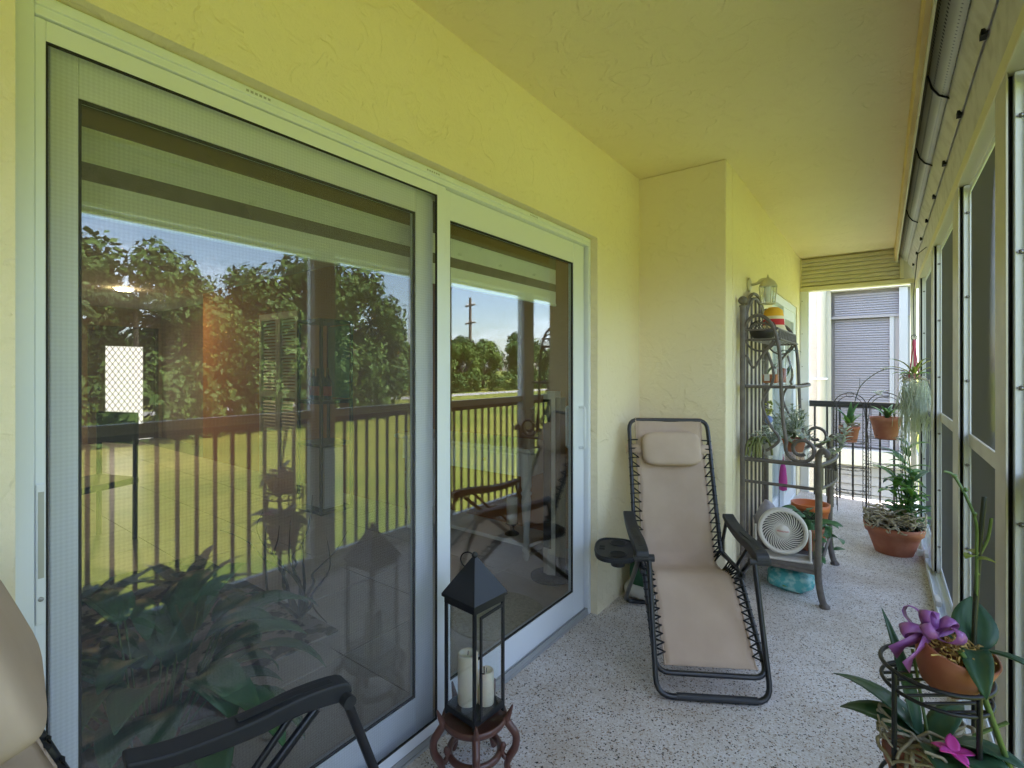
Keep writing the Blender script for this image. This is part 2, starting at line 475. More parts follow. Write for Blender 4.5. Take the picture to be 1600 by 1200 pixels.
RED = pmat('red_cloth', (0.55, 0.03, 0.04), rough=0.8)
CREAM = pmat('cream_cloth', (0.80, 0.70, 0.48), rough=0.8)
ORANGEM = pmat('orange_potpourri', (0.55, 0.18, 0.07), rough=0.8, var=(60, (0.36, 0.10, 0.04), 0.4, 0.6))
BRASSP = pmat('cream_painted_brass', (0.62, 0.58, 0.40), rough=0.4, metal=0.1)
FROST = pmat('frosted_glass', (0.88, 0.90, 0.88), rough=0.35, spec=0.5, sub=0.2)
SHUT = pmat('grey_shutter', (0.21, 0.21, 0.24), rough=0.5)
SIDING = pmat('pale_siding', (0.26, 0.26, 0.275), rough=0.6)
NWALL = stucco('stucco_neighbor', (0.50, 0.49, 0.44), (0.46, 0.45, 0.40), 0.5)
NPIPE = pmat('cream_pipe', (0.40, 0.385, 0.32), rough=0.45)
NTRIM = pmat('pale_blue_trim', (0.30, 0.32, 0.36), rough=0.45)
SHUT_C = pmat('cream_shutter', (0.66, 0.62, 0.44), rough=0.45)
ROLLP = pmat('perforated_slat', (0.66, 0.64, 0.52), rough=0.45)
n, l, b = nodes_of(ROLLP)
tc = n.new('ShaderNodeTexCoord'); vo = n.new('ShaderNodeTexVoronoi'); vo.inputs['Scale'].default_value = 48; vo.inputs['Randomness'].default_value = 0.0
rp = n.new('ShaderNodeValToRGB')
rp.color_ramp.elements[0].position = 0.26; rp.color_ramp.elements[0].color = (0.05, 0.05, 0.04, 1)
rp.color_ramp.elements[1].position = 0.34; rp.color_ramp.elements[1].color = (0.66, 0.64, 0.52, 1)
l.new(tc.outputs['Object'], vo.inputs['Vector']); l.new(vo.outputs['Distance'], rp.inputs['Fac']); l.new(rp.outputs['Color'], b.inputs['Base Color'])
WOODY = pmat('yellow_painted_wood', (0.72, 0.55, 0.24), rough=0.6, var=(20, (0.62, 0.44, 0.17), 0.4, 0.7), vscale=(1, 0.15, 1))
CREAMT = pmat('cream_trim', (0.78, 0.72, 0.46), rough=0.5)
# outdoors
LAWN = pmat('lawn_grass', (0.125, 0.175, 0.028), rough=0.9, spec=0.1, var=(0.16, (0.225, 0.235, 0.045), 0.36, 0.60), bump=(9, 0.7, 0.05, 8))
ROADM = pmat('pale_road', (0.42, 0.40, 0.37), rough=0.85, var=(0.7, (0.34, 0.33, 0.31), 0.4, 0.7))
TREE1 = pmat('tree_leaf_mid', (0.060, 0.115, 0.022), rough=0.6, spec=0.25, var=(0.5, (0.10, 0.165, 0.030), 0.38, 0.66))
TREE2 = pmat('tree_leaf_light', (0.095, 0.17, 0.028), rough=0.6, spec=0.25, var=(0.5, (0.15, 0.22, 0.04), 0.38, 0.66))
TREE3 = pmat('palm_leaf', (0.055, 0.095, 0.030), rough=0.5, spec=0.3, var=(0.7, (0.11, 0.15, 0.05), 0.38, 0.66))
# indoors
TILE = pmat('beige_floor_tile', (0.70, 0.65, 0.59), rough=0.28, spec=0.5, var=(2.2, (0.57, 0.52, 0.46), 0.4, 0.7))
GROUT = pmat('tile_grout', (0.25, 0.23, 0.20), rough=0.9)
INWALL = pmat('orange_tan_wall', (0.50, 0.235, 0.085), rough=0.75, bump=(40, 0.15, 0.003))
INWALL2 = pmat('brown_tan_wall', (0.42, 0.30, 0.20), rough=0.75, bump=(40, 0.15, 0.003))
INCEIL = pmat('white_ceiling_paint', (0.62, 0.60, 0.55), rough=0.8)
WHITEF = pmat('white_furniture_paint', (0.84, 0.85, 0.82), rough=0.45)
DARKF = pmat('dark_furniture', (0.03, 0.025, 0.022), rough=0.45)
SHADE_O = pmat('shade_opaque_band', (0.84, 0.86, 0.80), rough=0.85, bump=(300, 0.2, 0.001))
RUG = pmat('patterned_rug', (0.05, 0.035, 0.03), rough=0.95, var=(11, (0.42, 0.35, 0.29), 0.47, 0.53), bump=(200, 0.6, 0.004))
JUTE = pmat('jute_rug', (0.60, 0.55, 0.38), rough=0.95, var=(60, (0.46, 0.42, 0.28), 0.4, 0.6), bump=(140, 0.8, 0.006))
WICK = pmat('wicker_pot', (0.22, 0.14, 0.09), rough=0.7, bump=(40, 0.9, 0.01), vscale=(1, 1, 4))
# ================================================================== the setting
C_Z = 2.573
tag(MB().box(-0.16, 1.76, -1.8, 6.34, -0.2, 0.0).build('floor', FLOOR), kind='structure')
tag(MB().box(-0.161, 1.80, -1.95, 6.5, C_Z, 2.85).build('ceiling', CEIL), kind='structure')
# walls of the balcony
w = MB()
w.box(-0.16, 0, -1.8, 0.180, 0, C_Z)
w.box(-0.16, 0, 2.462, 3.05, 0, C_Z)
w.box(-0.16, 0, 0.180, 2.462, 2.072, C_Z)
tag(w.build('stucco_wall', WALL), 'cream yellow stucco wall around the big sliding glass door', 'wall')
w = MB().box(-0.16, 0.528, 3.05, 3.21, 0, C_Z)
tag(w.build('stucco_wall', WALL, bevel=0.008), 'narrow cream stucco wall jutting out behind the tan recliner', 'wall')
w = MB()
w.box(0.37, 0.528, 3.21, 4.57, 0, C_Z)
w.box(0.37, 0.528, 6.08, 6.42, 0, C_Z)
w.box(0.37, 0.528, 4.57, 6.08, 2.015, C_Z)
tag(w.build('stucco_wall', WALL), 'cream stucco wall carrying the lantern light behind the iron rack', 'wall')
tag(MB().box(-0.16, 1.76, -1.95, -1.8, 0, C_Z).build('stucco_wall', WALL), 'cream stucco end wall of the balcony opposite the far railing', 'wall')
# storey below and the closed volume of the flat
tag(MB().box(-10.4, 1.74, -1.95, 6.5, -3.2, -0.22).build('lower_storey', WHITEWALL), 'white stucco storey of the building below the balcony', 'building')

# ---- indoor shell
fl = tag(MB().box(-10.34, -0.16, -1.84, 3.85, -0.05, 0.0).build('interior_floor', GROUT), kind='structure')
tile_me = None
ts = 0.61
for i in range(17):
    for j in range(8):
        x0 = -0.165 - (i + 1) * ts; y0 = -1.66 + j * ts
        if tile_me is None:
            o = MB().box(0.003, ts - 0.003, 0.003, ts - 0.003, 0.0, 0.008).build('tile', TILE, fl)
            tile_me = o.data
        else:
            o = bpy.data.objects.new('tile', tile_me); col.objects.link(o); o.parent = fl
        o.location = (x0, y0, 0.0)
tag(MB().box(-10.2, -0.162, -1.85, -1.68, 0.0, 2.5).build('interior_wall', INWALL2), kind='structure')
tag(MB().box(-7.0, -0.162, 3.22, 3.36, 0.0, 2.5).build('interior_wall', INWALL), kind='structure')
tag(MB().box(-10.2, -7.0, 3.72, 3.86, 0.0, 2.5).build('interior_wall', INWALL2), kind='structure')
tag(MB().box(-7.14, -7.0, 3.362, 3.86, 0.0, 2.5).build('interior_wall', INWALL), kind='structure')
w = MB(); w.box(-10.35, -10.2, -1.85, 2.61, 0, 2.5); w.box(-10.35, -10.2, 3.63, 3.86, 0, 2.5); w.box(-10.35, -10.2, 2.61, 3.63, 2.1, 2.5)
tag(w.build('interior_wall', INWALL2), kind='structure')
tag(MB().box(-10.35, -0.163, -1.85, 3.86, 2.5, 2.62).build('interior_ceiling', INCEIL), kind='structure')
tag(MB().box(-0.164, 0.366, 3.37, 6.42, 0.0, 2.5).build('interior_wall', INWALL2), kind='structure')

# ================================================================== large sliding glass door
door = thing('sliding_glass_door', 'large white framed two panel sliding glass door reflecting the lawn', 'door', (-0.08, 1.32, 0))
fr = MB()
Y0, Y1, ZT = 0.182, 2.460, 2.070
fr.box(-0.15, -0.040, Y0, 0.212, 0.0, ZT)
fr.box(-0.15, -0.040, 2.436, Y1, 0.0, ZT)
fr.box(-0.15, -0.040, 0.212, 2.436, 2.028, ZT)
fr.box(-0.044, -0.034, 0.212, 2.436, 2.046, 2.064)
fr.build('door_frame', ALU, door, True, bevel=0.002)
sl = MB()
sl.box(-0.15, -0.042, 0.212, 2.436, 0.001, 0.012)
for x in (-0.052, -0.066, -0.098, -0.138): sl.box(x, x + 0.006, 0.212, 2.436, 0.012, 0.034)
sl.build('sill_track', ALU_D, door, True)
def panel(name, xa, xb, ya, yb, za, zb, st_l, st_r, rt, rb):
    p = MB()
    p.box(xa, xb, ya, ya + st_l, za, zb); p.box(xa, xb, yb - st_r, yb, za, zb)
    p.box(xa + 0.001, xb - 0.001, ya + st_l, yb - st_r, zb - rt, zb); p.box(xa + 0.001, xb - 0.001, ya + st_l, yb - st_r, za, za + rb)
    o = p.build('panel_frame', ALU, door, True, bevel=0.0025)
    m = (xa + xb) / 2
    g = MB().box(m - 0.003, m + 0.003, ya + st_l - 0.004, yb - st_r + 0.004, za + rb - 0.004, zb - rt + 0.004).build('glass_pane', GLASS, o)
    g.location = (-door.location.x, -door.location.y, -door.location.z)
    k = MB()
    e = 0.006; ys, ye, zs, ze = ya + st_l, yb - st_r, za + rb, zb - rt
    for (a, b_, c_, d_) in ((ys, ys + e, zs, ze), (ye - e, ye, zs, ze), (ys + e, ye - e, ze - e, ze), (ys + e, ye - e, zs, zs + e)):
        k.box(m + 0.004, m + 0.012, a, b_, c_, d_)
    k = k.build('gasket', SLOT, o); k.location = g.location
    return o
panel('panel_frame', -0.138, -0.104, 0.245, 1.318, 0.026, 2.026, 0.045, 0.085, 0.104, 0.13)
panel('panel_frame', -0.098, -0.064, 1.322, 2.424, 0.026, 2.026, 0.048, 0.112, 0.108, 0.135)
# pull handles of the right panel, outside and inside
for xo, yy in ((-0.032, 2.372), (-0.126, 2.352)):
    s = 1 if xo > -0.08 else -1
    base = -0.064 if s > 0 else -0.098
    h = MB()
    h.tube(round_path([(base, yy, 0.925), (base + s * 0.034, yy, 0.925), (base + s * 0.034, yy, 1.145), (base, yy, 1.145)], 0.014), 0.0075, 8)
    h.build('pull_handle', ALU, door, True)
# vent marks stamped on the header
for y in (0.60, 1.22, 1.86):
    h = MB()
    for k in range(6): h.box(-0.0335, -0.0333, y + k * 0.011, y + k * 0.011 + 0.007, 2.052, 2.058)
    h.build('weep_mark', ALU_D, door, True)

# sliding insect screen in front of the left panel
scr = thing('sliding_screen_door', 'white framed grey mesh insect screen over the left glass panel', 'screen door', (-0.05, 0.76, 0))
SX0, SX1 = -0.060, -0.046
p = MB()
p.box(SX0, SX1, 0.2125, 0.229, 0.036, 2.026); p.box(SX0, SX1, 1.284, 1.327, 0.036, 2.026)
p.box(SX0, SX1, 0.229, 1.284, 1.986, 2.026); p.box(SX0, SX1, 0.229, 1.284, 0.036, 0.075)
p.build('screen_frame', ALU, scr, True, bevel=0.002)
k = MB()
for (a, b_, c_, d_) in ((0.229, 0.232, 0.075, 1.986), (1.281, 1.284, 0.075, 1.986), (0.232, 1.281, 1.983, 1.986), (0.232, 1.281, 0.075, 0.078)):
    k.box(-0.056, -0.0475, a, b_, c_, d_)
k.build('spline', SLOT, scr, True)
MB().add([(-0.053, 0.232, 0.078), (-0.053, 1.281, 0.078), (-0.053, 1.281, 1.983), (-0.053, 0.232, 1.983)], [(0, 1, 2, 3)]).build('mesh_panel', MESH_DOOR, scr, True)
h = MB(); h.box(-0.0459, -0.040, 0.2135, 0.228, 0.86, 1.13)
lk = h.build('latch_plate', ALU, scr, True, bevel=0.002)
MB().box(-0.0402, -0.0385, 0.2165, 0.225, 0.95, 1.115).build('finger_pull', ALU_D, scr, True)
MB(Matrix.Translation((-0.0395, 0.2205, 0.91)) @ Matrix.Rotation(R(90), 4, 'Y')).lathe([(0.004, -0.001), (0.0045, 0.002), (0.0, 0.003)], 12).build('lock_knob', ALU_D, scr, True)

# ---- zebra roller shades indoors
SHEER = screen_mat('shade_sheer_band', 0.40, (0.20, 0.17, 0.11))
def zebra(ya, yb, label):
    t = thing('roller_shade', label, 'shade', (-0.2, (ya + yb) / 2, 2.0), group='banded roller shades behind the glass door')
    c = MB().box(-0.25, -0.18, ya, yb, 2.03, 2.12).build('cassette', SHADE_O, t, True, bevel=0.004)
    for x, off in ((-0.200, 0.0), (-0.212, 0.004)):
        z = 2.03
        for (h, kind) in ((0.09, 's'), (0.04, 's'), (0.079, 'o'), (0.042, 's'), (0.066, 'o')):
            h2 = h
            q = MB().box(x - 0.0006, x + 0.0006, ya + 0.01 + off, yb - 0.01 - off, z - h2, z)
            q.build('opaque_band' if kind == 'o' else 'sheer_band', SHADE_O if kind == 'o' else SHEER, t, True)
            z -= h2
    MB().box(-0.216, -0.196, ya + 0.008, yb - 0.008, z - 0.014, z - 0.0005).build('bottom_bar', SHADE_O, t, True, bevel=0.003)
zebra(0.21, 1.30, 'banded roller shade half raised behind the screened glass panel')
zebra(1.34, 2.36, 'banded roller shade half raised behind the clear glass panel')

# ================================================================== second sliding door on the rack wall
d2 = thing('sliding_glass_door', 'narrow white sliding glass door at the far end behind the iron rack', 'door', (0.47, 5.3, 0))
p = MB()
p.box(0.38, 0.515, 4.572, 4.62, 0, 2.013); p.box(0.38, 0.515, 6.03, 6.078, 0, 2.013); p.box(0.38, 0.515, 4.62, 6.03, 1.94, 2.013); p.box(0.38, 0.515, 4.62, 6.03, 0.001, 0.03)
p.build('door_frame', ALU, d2, True, bevel=0.003)
for (a, b_, x) in ((4.62, 5.36, 0.43), (5.30, 6.03, 0.475)):
    q = MB(); q.box(x, x + 0.035, a, a + 0.07, 0.03, 1.94); q.box(x, x + 0.035, b_ - 0.07, b_, 0.03, 1.94)
    q.box(x, x + 0.034, a + 0.07, b_ - 0.07, 1.84, 1.94); q.box(x, x + 0.034, a + 0.07, b_ - 0.07, 0.03, 0.14)
    q.build('panel_frame', ALU, d2, True, bevel=0.002)
    MB().box(x + 0.014, x + 0.02, a + 0.066, b_ - 0.066, 0.136, 1.844).build('glass_pane', GLASS, d2, True)
q = MB()
for k in range(46):
    z = 0.1 + k * 0.038
    q.box(0.395, 0.400, 4.62, 6.03, z, z + 0.034)
tag(q.build('blind_slats', SHADE_O, d2, True), kind='stuff')

# ================================================================== screen wall along the outer edge
TX = 1.516
tracks = [(-0.75, 0.15), (0.42, 0.15), (1.85, 0.15), (2.868, 0.20), (4.15, 0.16), (5.54, 0.16)]
for i, (ya, wd) in enumerate(tracks):
    where = ['beside the camera end wall', 'beside the camera end of the screens', 'nearest the wire stand with the potted orchid', 'second along from the potted orchid stand',
             'beside the terracotta bowl', 'behind the hanging moss plant'][i]
    t = thing('screen_post', 'beige aluminium screen post with slot ' + where, 'post', (1.56, ya, 0), group='posts of the screen wall')
    yb = ya + wd
    MB().box(TX, TX + 0.005, ya, yb, 0.052, 2.14).build('track_face', ALU_B, t, True, bevel=0.0015)
    MB().box(TX + 0.005, TX + 0.018, ya + 0.026, yb - 0.026, 0.052, 2.14).build('slot_core', SLOT, t, True)
    f = MB()
    for yy in (ya + 0.012, yb - 0.016): f.box(TX + 0.0052, TX + 0.0085, yy, yy + 0.004, 0.052, 2.13)
    f.build('brush_strip', FUZZ, t, True)
    MB().box(TX + 0.018, TX + 0.095, ya, yb, 0.052, 2.14).build('mullion', ALU, t, True, bevel=0.002)
    for k in range(6):
        z = 0.22 + k * 0.36
        T = Matrix.Translation((TX + 0.030, ya - 0.0005, z)) @ Matrix.Rotation(R(90), 4, 'X')
        s = MB(T).lathe([(0.0065, 0.0), (0.0065, 0.003), (0.004, 0.0055), (0.0, 0.006)], 8)
        s.box(-0.009, 0.009, -0.0022, 0.0022, 0.0, 0.004)
        s.build('screw', STEEL, t, True)
ys = [-1.79] + [v for (a, w_) in tracks for v in (a, a + w_)] + [6.28]
desc = ['by the end wall', 'beside the nearer recliner', 'opposite the screened glass panel', 'beyond the potted orchid stand', 'before the terracotta bowl', 'behind the leafy bowl plant', 'by the far railing corner']
for i in range(0, len(ys), 2):
    a, b_ = ys[i], ys[i + 1]
    t = thing('window_screen', 'grey insect screen bay with beige mid rail ' + desc[i // 2], 'screen', (1.57, a, 0), group='screen bays of the balcony')
    f = MB()
    f.box(1.553, 1.592, a, a + 0.008, 0.052, 2.13); f.box(1.553, 1.592, b_ - 0.008, b_, 0.052, 2.13)
    f.box(1.553, 1.592, a + 0.008, b_ - 0.008, 2.105, 2.13); f.box(1.553, 1.592, a + 0.008, b_ - 0.008, 0.052, 0.09)
    f.build('screen_frame', ALU, t, True)
    MB().box(1.550, 1.596, a + 0.008, b_ - 0.008, 1.02, 1.075).build('mid_rail', ALU_B, t, True, bevel=0.003)
    for (z0, z1) in ((0.09, 1.02), (1.075, 2.105)):
        MB().add([(1.5575, a + 0.008, z0), (1.5575, b_ - 0.008, z0), (1.5575, b_ - 0.008, z1), (1.5575, a + 0.008, z1)], [(0, 1, 2, 3)]).build('mesh_panel', MESH_LANAI, t, True)
# sill track on the floor
t = thing('sill_track', 'white aluminium shutter track on the floor under the screens', 'track', (1.55, 2.3, 0))
q = MB(); q.prism([(1.492, 0.001), (1.62, 0.001), (1.62, 0.05), (1.53, 0.05), (1.525, 0.03), (1.508, 0.03), (1.50, 0.055), (1.492, 0.055)], 'y', -1.79, 6.28)
q.build('track_body', ALU, t, True)
for y in (3.55, 4.42):
    MB().box(1.488, 1.512, y, y + 0.10, 0.0551, 0.085).build('track_clip', ALU_G, t, True, bevel=0.003)

# shutter header above the screens
t = thing('shutter_housing', 'long grey perforated roll shutter housing above the screens', 'shutter', (1.46, 2.3, 2.3))
L0, L1 = -1.79, 6.30
MB().box(1.356, 1.372, L0, L1, 2.44, C_Z - 0.002).build('fascia_board', WOODY, t, True)
for k in range(9):
    a = L0 + k * (L1 - L0) / 9
    MB().box(1.3725, 1.380, a + 0.004, a + (L1 - L0) / 9 - 0.004, 2.418, 2.50 + 0.012 * (k % 2)).build('trim_strip', CREAMT, t, True)
q = MB()
prof = [(1.392, 2.57), (1.398, 2.52), (1.412, 2.475), (1.432, 2.44), (1.458, 2.42)]
q.grid([[(x, y, z) for (x, z) in prof] for y in [L0 + j * (L1 - L0) / 24 for j in range(25)]])
q.build('perforated_roll', ROLLP, t, True, solid=0.004)
q = MB().prism([(1.460, 2.425), (1.464, 2.405), (1.496, 2.335), (1.502, 2.34), (1.502, 2.57), (1.460, 2.57)], 'y', L0, L1)
q.build('hood', ALU_G, t, True)
q = MB().prism([(1.503, 2.345), (1.5035, 2.318), (1.516, 2.20), (1.62, 2.20), (1.62, 2.57), (1.503, 2.57)], 'y', L0, L1)
q.build('lower_hood', ALU_G, t, True)
q = MB().box(1.514, 1.60, L0, L1, 2.142, 2.199)
q.build('head_rail', CREAMT, t, True, bevel=0.003)
for k in range(14):
    y = L0 + 0.35 + k * 0.57
    MB().box(1.484, 1.4995, y, y + 0.035, 2.3262, 2.345).build('hood_notch', SLOT, t, True)
for y in (2.55, 3.35, 4.6):
    MB().tube([(1.398, y, 2.51), (1.41, y + 0.015, 2.462), (1.432, y + 0.02, 2.43), (1.465, y + 0.02, 2.408)], 0.004, 6).build('cable_tie', CORD, t, True)

# ================================================================== far end: slatted shutter box, posts, railing
t = thing('shutter_box', 'cream slatted shutter box across the top of the far end', 'shutter', (1.0, 6.36, 2.3))
MB().box(0.53, 1.52, 6.335, 6.42, 2.252, C_Z - 0.003).build('box_back', SHUT_C, t, True)
for k in range(7):
    z = 2.262 + k * 0.0425
    MB().prism([(6.300, z + 0.004), (6.308, z), (6.334, z), (6.334, z + 0.038), (6.312, z + 0.038)], 'x', 0.545, 1.40).build('slat', SHUT_C, t, True, bevel=0.002)
MB().box(0.53, 0.5445, 6.294, 6.334, 2.256, C_Z - 0.003).build('end_cap', CREAMT, t, True)
MB().box(1.4005, 1.43, 6.29, 6.334, 2.256, C_Z - 0.003).build('end_cap', CREAMT, t, True)
MB().box(0.53, 1.52, 6.29, 6.40, 2.206, 2.251).build('bottom_rail', CREAMT, t, True, bevel=0.003)
t = thing('corner_post', 'pale grey aluminium corner post beside the far glass door', 'post', (0.57, 6.33, 0))
MB().box(0.531, 0.612, 6.295, 6.36, 0, 2.205).build('post_body', ALU, t, True, bevel=0.003)
for k in range(6): MB(Matrix.Translation((0.55, 6.2945, 0.3 + k * 0.36)) @ Matrix.Rotation(R(90), 4, 'X')).lathe([(0.005, 0), (0.005, 0.002), (0, 0.003)], 8).build('screw', STEEL, t, True)
t = thing('corner_post', 'beige aluminium corner post behind the hanging moss plant', 'post', (1.5, 6.33, 0))
MB().box(1.482, 1.53, 6.295, 6.36, 0.056, 2.205).build('post_body', ALU_B, t, True, bevel=0.003)

def railing(name, label, p0, p1, spacing, zt=1.03):
    p0 = Vector(p0); p1 = Vector(p1)
    t = thing(name, label, 'railing', (p0.x, p0.y, 0), math.atan2(p1.y - p0.y, p1.x - p0.x))
    Ln = (p1 - p0).length
    MB().box(0, Ln, -0.026, 0.026, zt - 0.032, zt).build('top_rail', BRONZE, t, bevel=0.004)
    MB().box(0.0, Ln, -0.014, 0.014, zt - 0.065, zt - 0.033).build('sub_rail', BRONZE, t)
    nb = int(Ln / spacing)
    me = None
    for k in range(nb):
        if me is None:
            o = MB().box(-0.009, 0.009, -0.009, 0.009, 0.0, zt - 0.066).build('baluster', BRONZE, t); me = o.data
        else:
            o = bpy.data.objects.new('baluster', me); col.objects.link(o); o.parent = t
        o.location = (0.05 + k * spacing, 0, 0)
    return t
railing('balcony_railing', 'dark metal railing running along the outside of the screens', (1.67, -1.79, 0), (1.67, 6.30, 0), 0.098, 1.04)
railing('balcony_railing', 'short dark metal railing across the far end of the balcony', (0.625, 6.235, 0), (1.475, 6.235, 0), 0.113, 1.015)

# ================================================================== neighbouring building seen past the far railing
nb = thing('neighbor_building', 'white building wing with closed grey shutters beyond the far railing', 'building', (0.5, 8.2, -3.0))
NY = 8.0
q = MB(); q.box(-3.0, 0.70, NY, NY + 3, -3.2, 3.2); q.box(0.70, 1.62, NY + 0.5, NY + 3, -3.2, 3.2)
q.build('wall', NWALL, nb, True)
q = MB(); q.tube([(0.60, NY - 0.075, -3.0), (0.60, NY - 0.075, 3.1)], 0.055, 14)
dp = q.build('downspout', NPIPE, nb, True)
for z in (-1.2, 1.21, 2.6): 
    o = MB().box(0.50, 0.665, NY - 0.134, NY - 0.003, z, z + 0.022).build('strap', ALU, dp); o.location = -nb.location
q = MB().box(0.7015, 1.60, NY + 0.10, NY + 0.15, 0.30, 2.45); q.build('shutter_back', SHUT, nb, True)
for i, (xa, xb, za, zb, y) in enumerate(((0.74, 1.335, 0.32, 2.03, NY + 0.06), (0.74, 1.43, 2.07, 2.37, NY + 0.03))):
    k = 0; z = za
    while z + 0.03 < zb:
        MB().prism([(y, z + 0.004), (y + 0.012, z), (y + 0.035, z), (y + 0.035, z + 0.029), (y + 0.014, z + 0.029)], 'x', xa, xb).build('slat', SHUT, nb, True)
        z += 0.0315
MB().box(1.336, 1.385, NY + 0.04, NY + 0.10, 0.30, 2.06).build('jamb_strip', NTRIM, nb, True, bevel=0.004)
MB().box(1.386, 1.60, NY + 0.05, NY + 0.099, 0.30, 2.06).build('side_panel', SIDING, nb, True)
MB().box(1.432, 1.52, NY - 0.02, NY + 0.0495, 0.30, 2.40).build('corner_trim', NTRIM, nb, True, bevel=0.004)
MB().box(0.702, 1.60, NY + 0.02, NY + 0.10, 2.03, 2.066).build('head_strip', SHUT, nb, True)
MB().box(0.7015, 1.61, NY - 0.06, NY + 0.10, 2.405, 2.47).build('eave_trim', WHITEPOT, nb, True, bevel=0.004)
MB().box(0.7015, 1.62, NY - 0.05, NY + 0.49, 2.471, 3.2).build('parapet', NWALL, nb, True)
MB().box(0.7015, 1.63, NY - 0.10, NY + 0.49, 0.09, 0.295).build('ledge', NWALL, nb, True, bevel=0.006)
q = MB()
for k in range(24):
    z = 0.06 - k * 0.12
    MB().prism([(NY - 0.02, z - 0.11), (NY + 0.02, z - 0.11), (NY + 0.02, z), (NY + 0.0, z)], 'x', 0.7015, 1.62).build('siding_board', SIDING, nb, True)
MB().box(0.7015, 1.61, NY + 0.021, NY + 0.49, -3.2, 0.08).build('base_wall', NWALL, nb, True)
# ================================================================== shared shape helpers
def superell(mb, c, s3, e=0.5, n=20, m=12):
    def pw(v, k): return math.copysign(abs(v) ** k, v)
    rows = []
    for i in range(m + 1):
        t = -PI / 2 + PI * i / m
        rows.append([(c[0] + s3[0] * pw(math.cos(t), e) * pw(math.cos(2 * PI * k / n), e),
                      c[1] + s3[1] * pw(math.cos(t), e) * pw(math.sin(2 * PI * k / n), e),
                      c[2] + s3[2] * pw(math.sin(t), e)) for k in range(n + 1)])
    return mb.grid(rows)
def leaf_geo(mb, T, L, W, droop=60, fold=0.25, n=7, up=0.0, tip=0.8):
    """blade starting at the origin of T along +x, bending down by droop degrees"""
    x = z = 0.0
    rows = []
    for i in range(n + 1):
        s = i / n
        a = R(up - droop * s)
        w = W * 0.5 * max(0.03, math.sin(PI * min(1, s ** tip * 0.97 + 0.03))) ** 0.85
        if i == n: w = W * 0.015
        f = fold * w
        nx, nz = -math.sin(a), math.cos(a)
        rows.append([(x + nx * f, -w, z + nz * f), (x + nx * f * 0.35, -w * 0.5, z + nz * f * 0.35), (x, 0, z), (x + nx * f * 0.35, w * 0.5, z + nz * f * 0.35), (x + nx * f, w, z + nz * f)])
        x += math.cos(a) * L / n; z += math.sin(a) * L / n
    q = MB(T); q.grid(rows)
    mb.v, base = mb.v, len(mb.v)
    mb.v += q.v; mb.f += [tuple(i + base for i in f) for f in q.f]; mb.sm += q.sm
    return mb
def leaf(name, mat, parent, pos, az, elev, L, W, droop=60, fold=0.25, roll=0.0, n=7):
    T = Matrix.Translation(pos) @ Matrix.Rotation(R(az), 4, 'Z') @ Matrix.Rotation(-R(elev), 4, 'Y') @ Matrix.Rotation(R(roll), 4, 'X')
    return leaf_geo(MB(), T, L, W, droop, fold, n).build(name, mat, parent, solid=0.0016)
def pot_geo(rt, rb, h, rim=0.02, th=0.006):
    return [(rb, 0), (rb + (rt - rb) * 0.8, h * 0.80), (rt - 0.004, h * 0.80 + 0.0005), (rt, h * 0.805), (rt + rim * 0.15, h), (rt - th, h), (rt - th - 0.003, h * 0.86), (rb * 0.9, h * 0.84)]
def pot(parent, rt, rb, h, mat=None, name='pot'):
    o = MB().lathe(pot_geo(rt, rb, h), 32).build(name, mat or TERRA, parent)
    return o
def roots_geo(mb, n, r, h, seed, rad=0.0035, z0=0.0):
    q = random.Random(seed)
    for i in range(n):
        a = q.uniform(0, 2 * PI); rr = r * q.uniform(0.1, 0.9)
        p = Vector((rr * math.cos(a), rr * math.sin(a), z0 + q.uniform(0, 0.02) + 0.55 * h * (1 - rr / r)))
        b_ = q.uniform(0, 2 * PI)
        d = Vector((math.cos(b_), math.sin(b_), q.uniform(0.1, 0.7)))
        pts = [p]
        for k in range(6):
            d = (d + Vector((q.uniform(-.5, .5), q.uniform(-.5, .5), q.uniform(-.45, .3)))).normalized()
            nx = pts[-1] + d * r * q.uniform(0.16, 0.34)
            nx.z = max(nx.z, z0 - 0.01 if nx.to_2d().length < r else z0)
            nx.z = min(nx.z, z0 + h)
            rr_ = nx.to_2d().length
            if rr_ > r * 1.08: nx.x *= r * 1.08 / rr_; nx.y *= r * 1.08 / rr_
            pts.append(nx)
        mb.tube(smooth_path(pts, 3), rad * q.uniform(0.6, 1.2), 5)
    return mb

